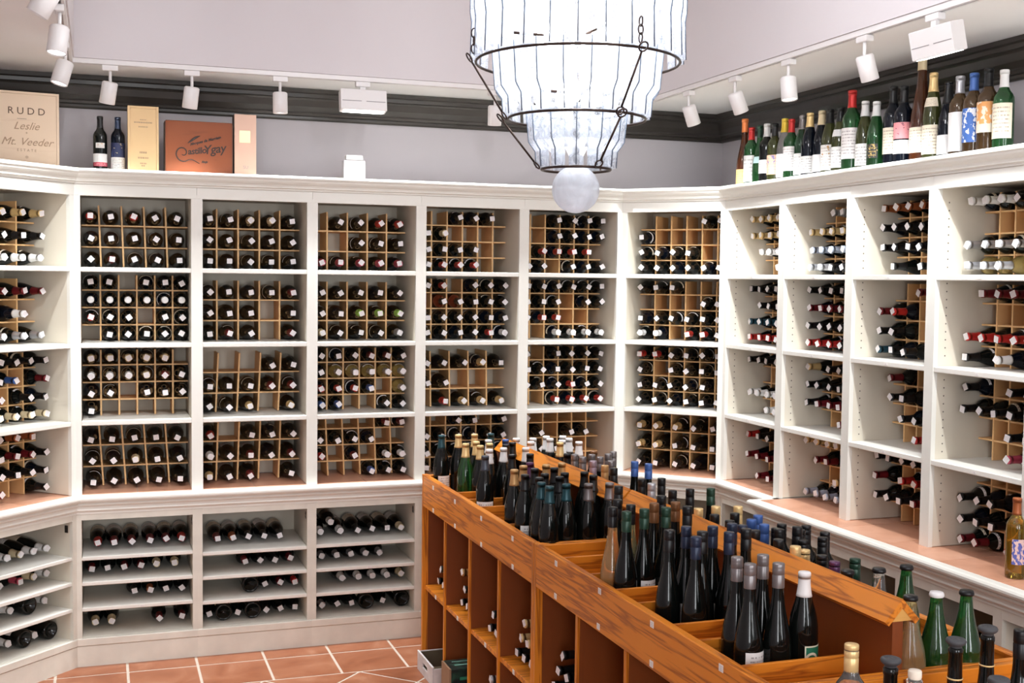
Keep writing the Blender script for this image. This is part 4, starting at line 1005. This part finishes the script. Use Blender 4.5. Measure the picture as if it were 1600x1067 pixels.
# ------------------------------------------------------------------ chandelier
def glass_prism_mat():
    m = bpy.data.materials.new('milky_prism_glass'); m.use_nodes = True; nt = m.node_tree; N = nt.nodes.new; L = nt.links.new
    for n in list(nt.nodes): nt.nodes.remove(n)
    out = N('ShaderNodeOutputMaterial')
    tr = N('ShaderNodeBsdfTransparent'); tr.inputs[0].default_value = (.90, .93, .97, 1)
    tl = N('ShaderNodeBsdfTranslucent'); tl.inputs[0].default_value = (.86, .90, .95, 1)
    df = N('ShaderNodeBsdfDiffuse'); df.inputs[0].default_value = (.80, .83, .88, 1)
    gl = N('ShaderNodeBsdfGlossy'); gl.inputs['Roughness'].default_value = .08; gl.inputs[0].default_value = (.95, .97, 1, 1)
    tc = N('ShaderNodeTexCoord'); nz = N('ShaderNodeTexNoise'); nz.inputs['Scale'].default_value = 26; nz.inputs['Detail'].default_value = 4; nz.inputs['Distortion'].default_value = 1.5
    L(tc.outputs['Object'], nz.inputs['Vector'])
    mr = N('ShaderNodeMapRange'); mr.inputs[1].default_value = .35; mr.inputs[2].default_value = .65; mr.inputs[3].default_value = .16; mr.inputs[4].default_value = .60
    L(nz.outputs['Fac'], mr.inputs[0])
    m0 = N('ShaderNodeMixShader'); m0.inputs[0].default_value = .4; L(tl.outputs[0], m0.inputs[1]); L(df.outputs[0], m0.inputs[2])
    m1 = N('ShaderNodeMixShader'); L(mr.outputs[0], m1.inputs[0]); L(tr.outputs[0], m1.inputs[1]); L(m0.outputs[0], m1.inputs[2])
    lw = N('ShaderNodeLayerWeight'); lw.inputs[0].default_value = .35; fr = N('ShaderNodeMath'); fr.operation = 'MULTIPLY'; fr.inputs[1].default_value = .35; L(lw.outputs['Facing'], fr.inputs[0])
    bp = N('ShaderNodeBump'); bp.inputs['Strength'].default_value = .6; bp.inputs['Distance'].default_value = .004; L(nz.outputs['Fac'], bp.inputs['Height'])
    L(bp.outputs[0], gl.inputs['Normal'])
    m2 = N('ShaderNodeMixShader'); L(fr.outputs[0], m2.inputs[0]); L(m1.outputs[0], m2.inputs[1]); L(gl.outputs[0], m2.inputs[2])
    L(m2.outputs[0], out.inputs[0])
    return m
M_PRISM = glass_prism_mat()
M_BALL = glass_prism_mat(); M_BALL.name = 'cracked_glass_ball'
for n in M_BALL.node_tree.nodes:
    if n.type == 'TEX_NOISE': n.inputs['Scale'].default_value = 9
    if n.type == 'MAP_RANGE': n.inputs[3].default_value = .62; n.inputs[4].default_value = .98
M_PEDGE = mat('dark_prism_joint', (.16, .20, .26), .25, metal=.3)
ch = thing('chandelier', 'three tiered glass prism chandelier with bronze rings and a frosted glass ball', 'chandelier', T(1.331, 3.283, 0) @ RZ(-.385))
TIERS = [  # ring z, ring radius, top z, upper radius, shoulder z, count, upper width, lower width
 (2.526, .300, 2.99, .308, 2.655, 26, .0735, .044),
 (2.362, .203, 2.560, .243, 2.435, 20, .074, .048),
 (2.215, .102, 2.392, .140, 2.285, 12, .071, .044)]
for ti, (zr, rr, zt, ru, zs, n, wu, wl) in enumerate(TIERS):
    K = 48
    obj('ring', MB().tube([(rr*math.cos(2*PI*k/K), rr*math.sin(2*PI*k/K), zr) for k in range(K)], .0042, 6, True), M_BLACKMETAL, ch)
    obj('ring', MB().tube([(ru*.955*math.cos(2*PI*k/K), ru*.955*math.sin(2*PI*k/K), zt-.012) for k in range(K)], .0018, 5, True), M_BLACKMETAL, ch)
    # prism: three-sided bar, broad above its shoulder and narrow below; local y is outward
    rl = rr+.006; mb = MB()
    lv = [(zt, wu, ru), (zs+.010, wu, ru-(ru-rl)*.25-.001), (zs-.018, wl, rl+(ru-rl)*.22-.004), (zr+.004, wl*.96, rl)]
    for z, w_, R in lv: mb.v += [(-w_/2, R-.005, z), (w_/2, R-.005, z), (w_/2*.9, R+.001, z), (0, R+.010, z), (-w_/2*.9, R+.001, z)]
    for l in range(3):
        for k in range(5): mb.face((l*5+k, l*5+(k+1) % 5, l*5+5+(k+1) % 5, l*5+5+k))
    mb.face((4, 3, 2, 1, 0)); mb.face((15, 16, 17, 18, 19))
    me = mb.mesh('glass_prism', M_PRISM)
    em = MB().tube([(0, lv[0][2]+.0105, zt), (0, lv[1][2]+.0105, lv[1][0]), (0, lv[2][2]+.0105, lv[2][0]), (0, lv[3][2]+.0105, lv[3][0])], .0021, 4).mesh('prism_edge', M_PEDGE)
    for k in range(n):
        p = link('glass_prism', me, ch, RZ(2*PI*(k+.5*(ti % 2))/n)); link('prism_edge', em, p)
def at_ring(R, z, a): return Vector((R*math.sin(a), -R*math.cos(a), z))
for a in (-1.22, .57, 2.6):
    for (z1, r1), (z2, r2) in (((2.522, .304), (2.372, .212)), ((2.356, .208), (2.232, .112))):
        A, B = at_ring(r1+.018, z1-.012, a), at_ring(r2+.018, z2, a)
        obj('hanging_rod', MB().tube([A, B], .0032, 6), M_BLACKMETAL, ch)
        for P, R in ((A, .014), (B, .012)):
            d = (B-A).normalized(); s = d.cross(Vector((math.sin(a), -math.cos(a), 0))).normalized(); c = P+(d*-R if P is A else d*R)
            obj('eye_ring', MB().tube([c+d*R*math.cos(t*PI/6)+s*R*math.sin(t*PI/6) for t in range(12)], .0026, 5, True), M_BLACKMETAL, ch)
    for k in range(3):
        c = at_ring(.316, 2.548+.022*k, a); ax = Vector((math.cos(a), math.sin(a), 0)) if k % 2 else Vector((math.sin(a), -math.cos(a), 0))
        obj('chain_link', MB().tube([c+ax*.008*math.cos(t*PI/5)+Vector((0, 0, .014*math.sin(t*PI/5))) for t in range(10)], .0022, 5, True), M_BLACKMETAL, ch)
bm = MB().lathe([(.0705*math.sin(PI*k/24), -.0705*math.cos(PI*k/24)) for k in range(25)], 32).mesh('glass_ball', M_BALL)
link('glass_ball', bm, ch, T(0, 0, 2.157))
obj('centre_rod', MB().lathe([(0, 2.225), (.010, 2.225), (.010, 3.598), (.05, 3.598), (.05, 3.5999), (0, 3.5999)], 12), M_BLACKMETAL, ch)
for z, R in ((2.93, .29), (2.60, .20), (2.44, .12)):
    for k in range(2): 
        a = k*PI/2+.4; d = Vector((math.cos(a), math.sin(a), 0))*R
        obj('cross_bar', MB().tube([(-d.x, -d.y, z), (d.x, d.y, z)], .004, 6), M_BLACKMETAL, ch)
blb = MB().lathe([(0, -.045), (.012, -.04), (.022, -.022), (.024, -.005), (.018, .018), (.012, .032), (0, .034)], 12).mesh('bulb', M_BULB)
for z, R, n in ((2.76, .17, 6), (2.60, .11, 5), (2.44, .055, 3)):
    for k in range(n):
        a = 2*PI*k/n+.3; link('bulb', blb, ch, T(R*math.cos(a), R*math.sin(a), z))
for z, k in ((2.80, 1), (2.60, .8), (2.45, .2)): add_light('POINT', 'chandelier_glow', (1.331, 3.283, z), CHANDELIER_W*k, None, .06, col=(1, .98, .97))
add_light('POINT', 'tray_fill_point', (1.331, 3.283, 3.22), TRAY_POINT_W, None, .12, col=(.96, .98, 1))  # added fill point above the modelled tiers, brightens the ceiling tray
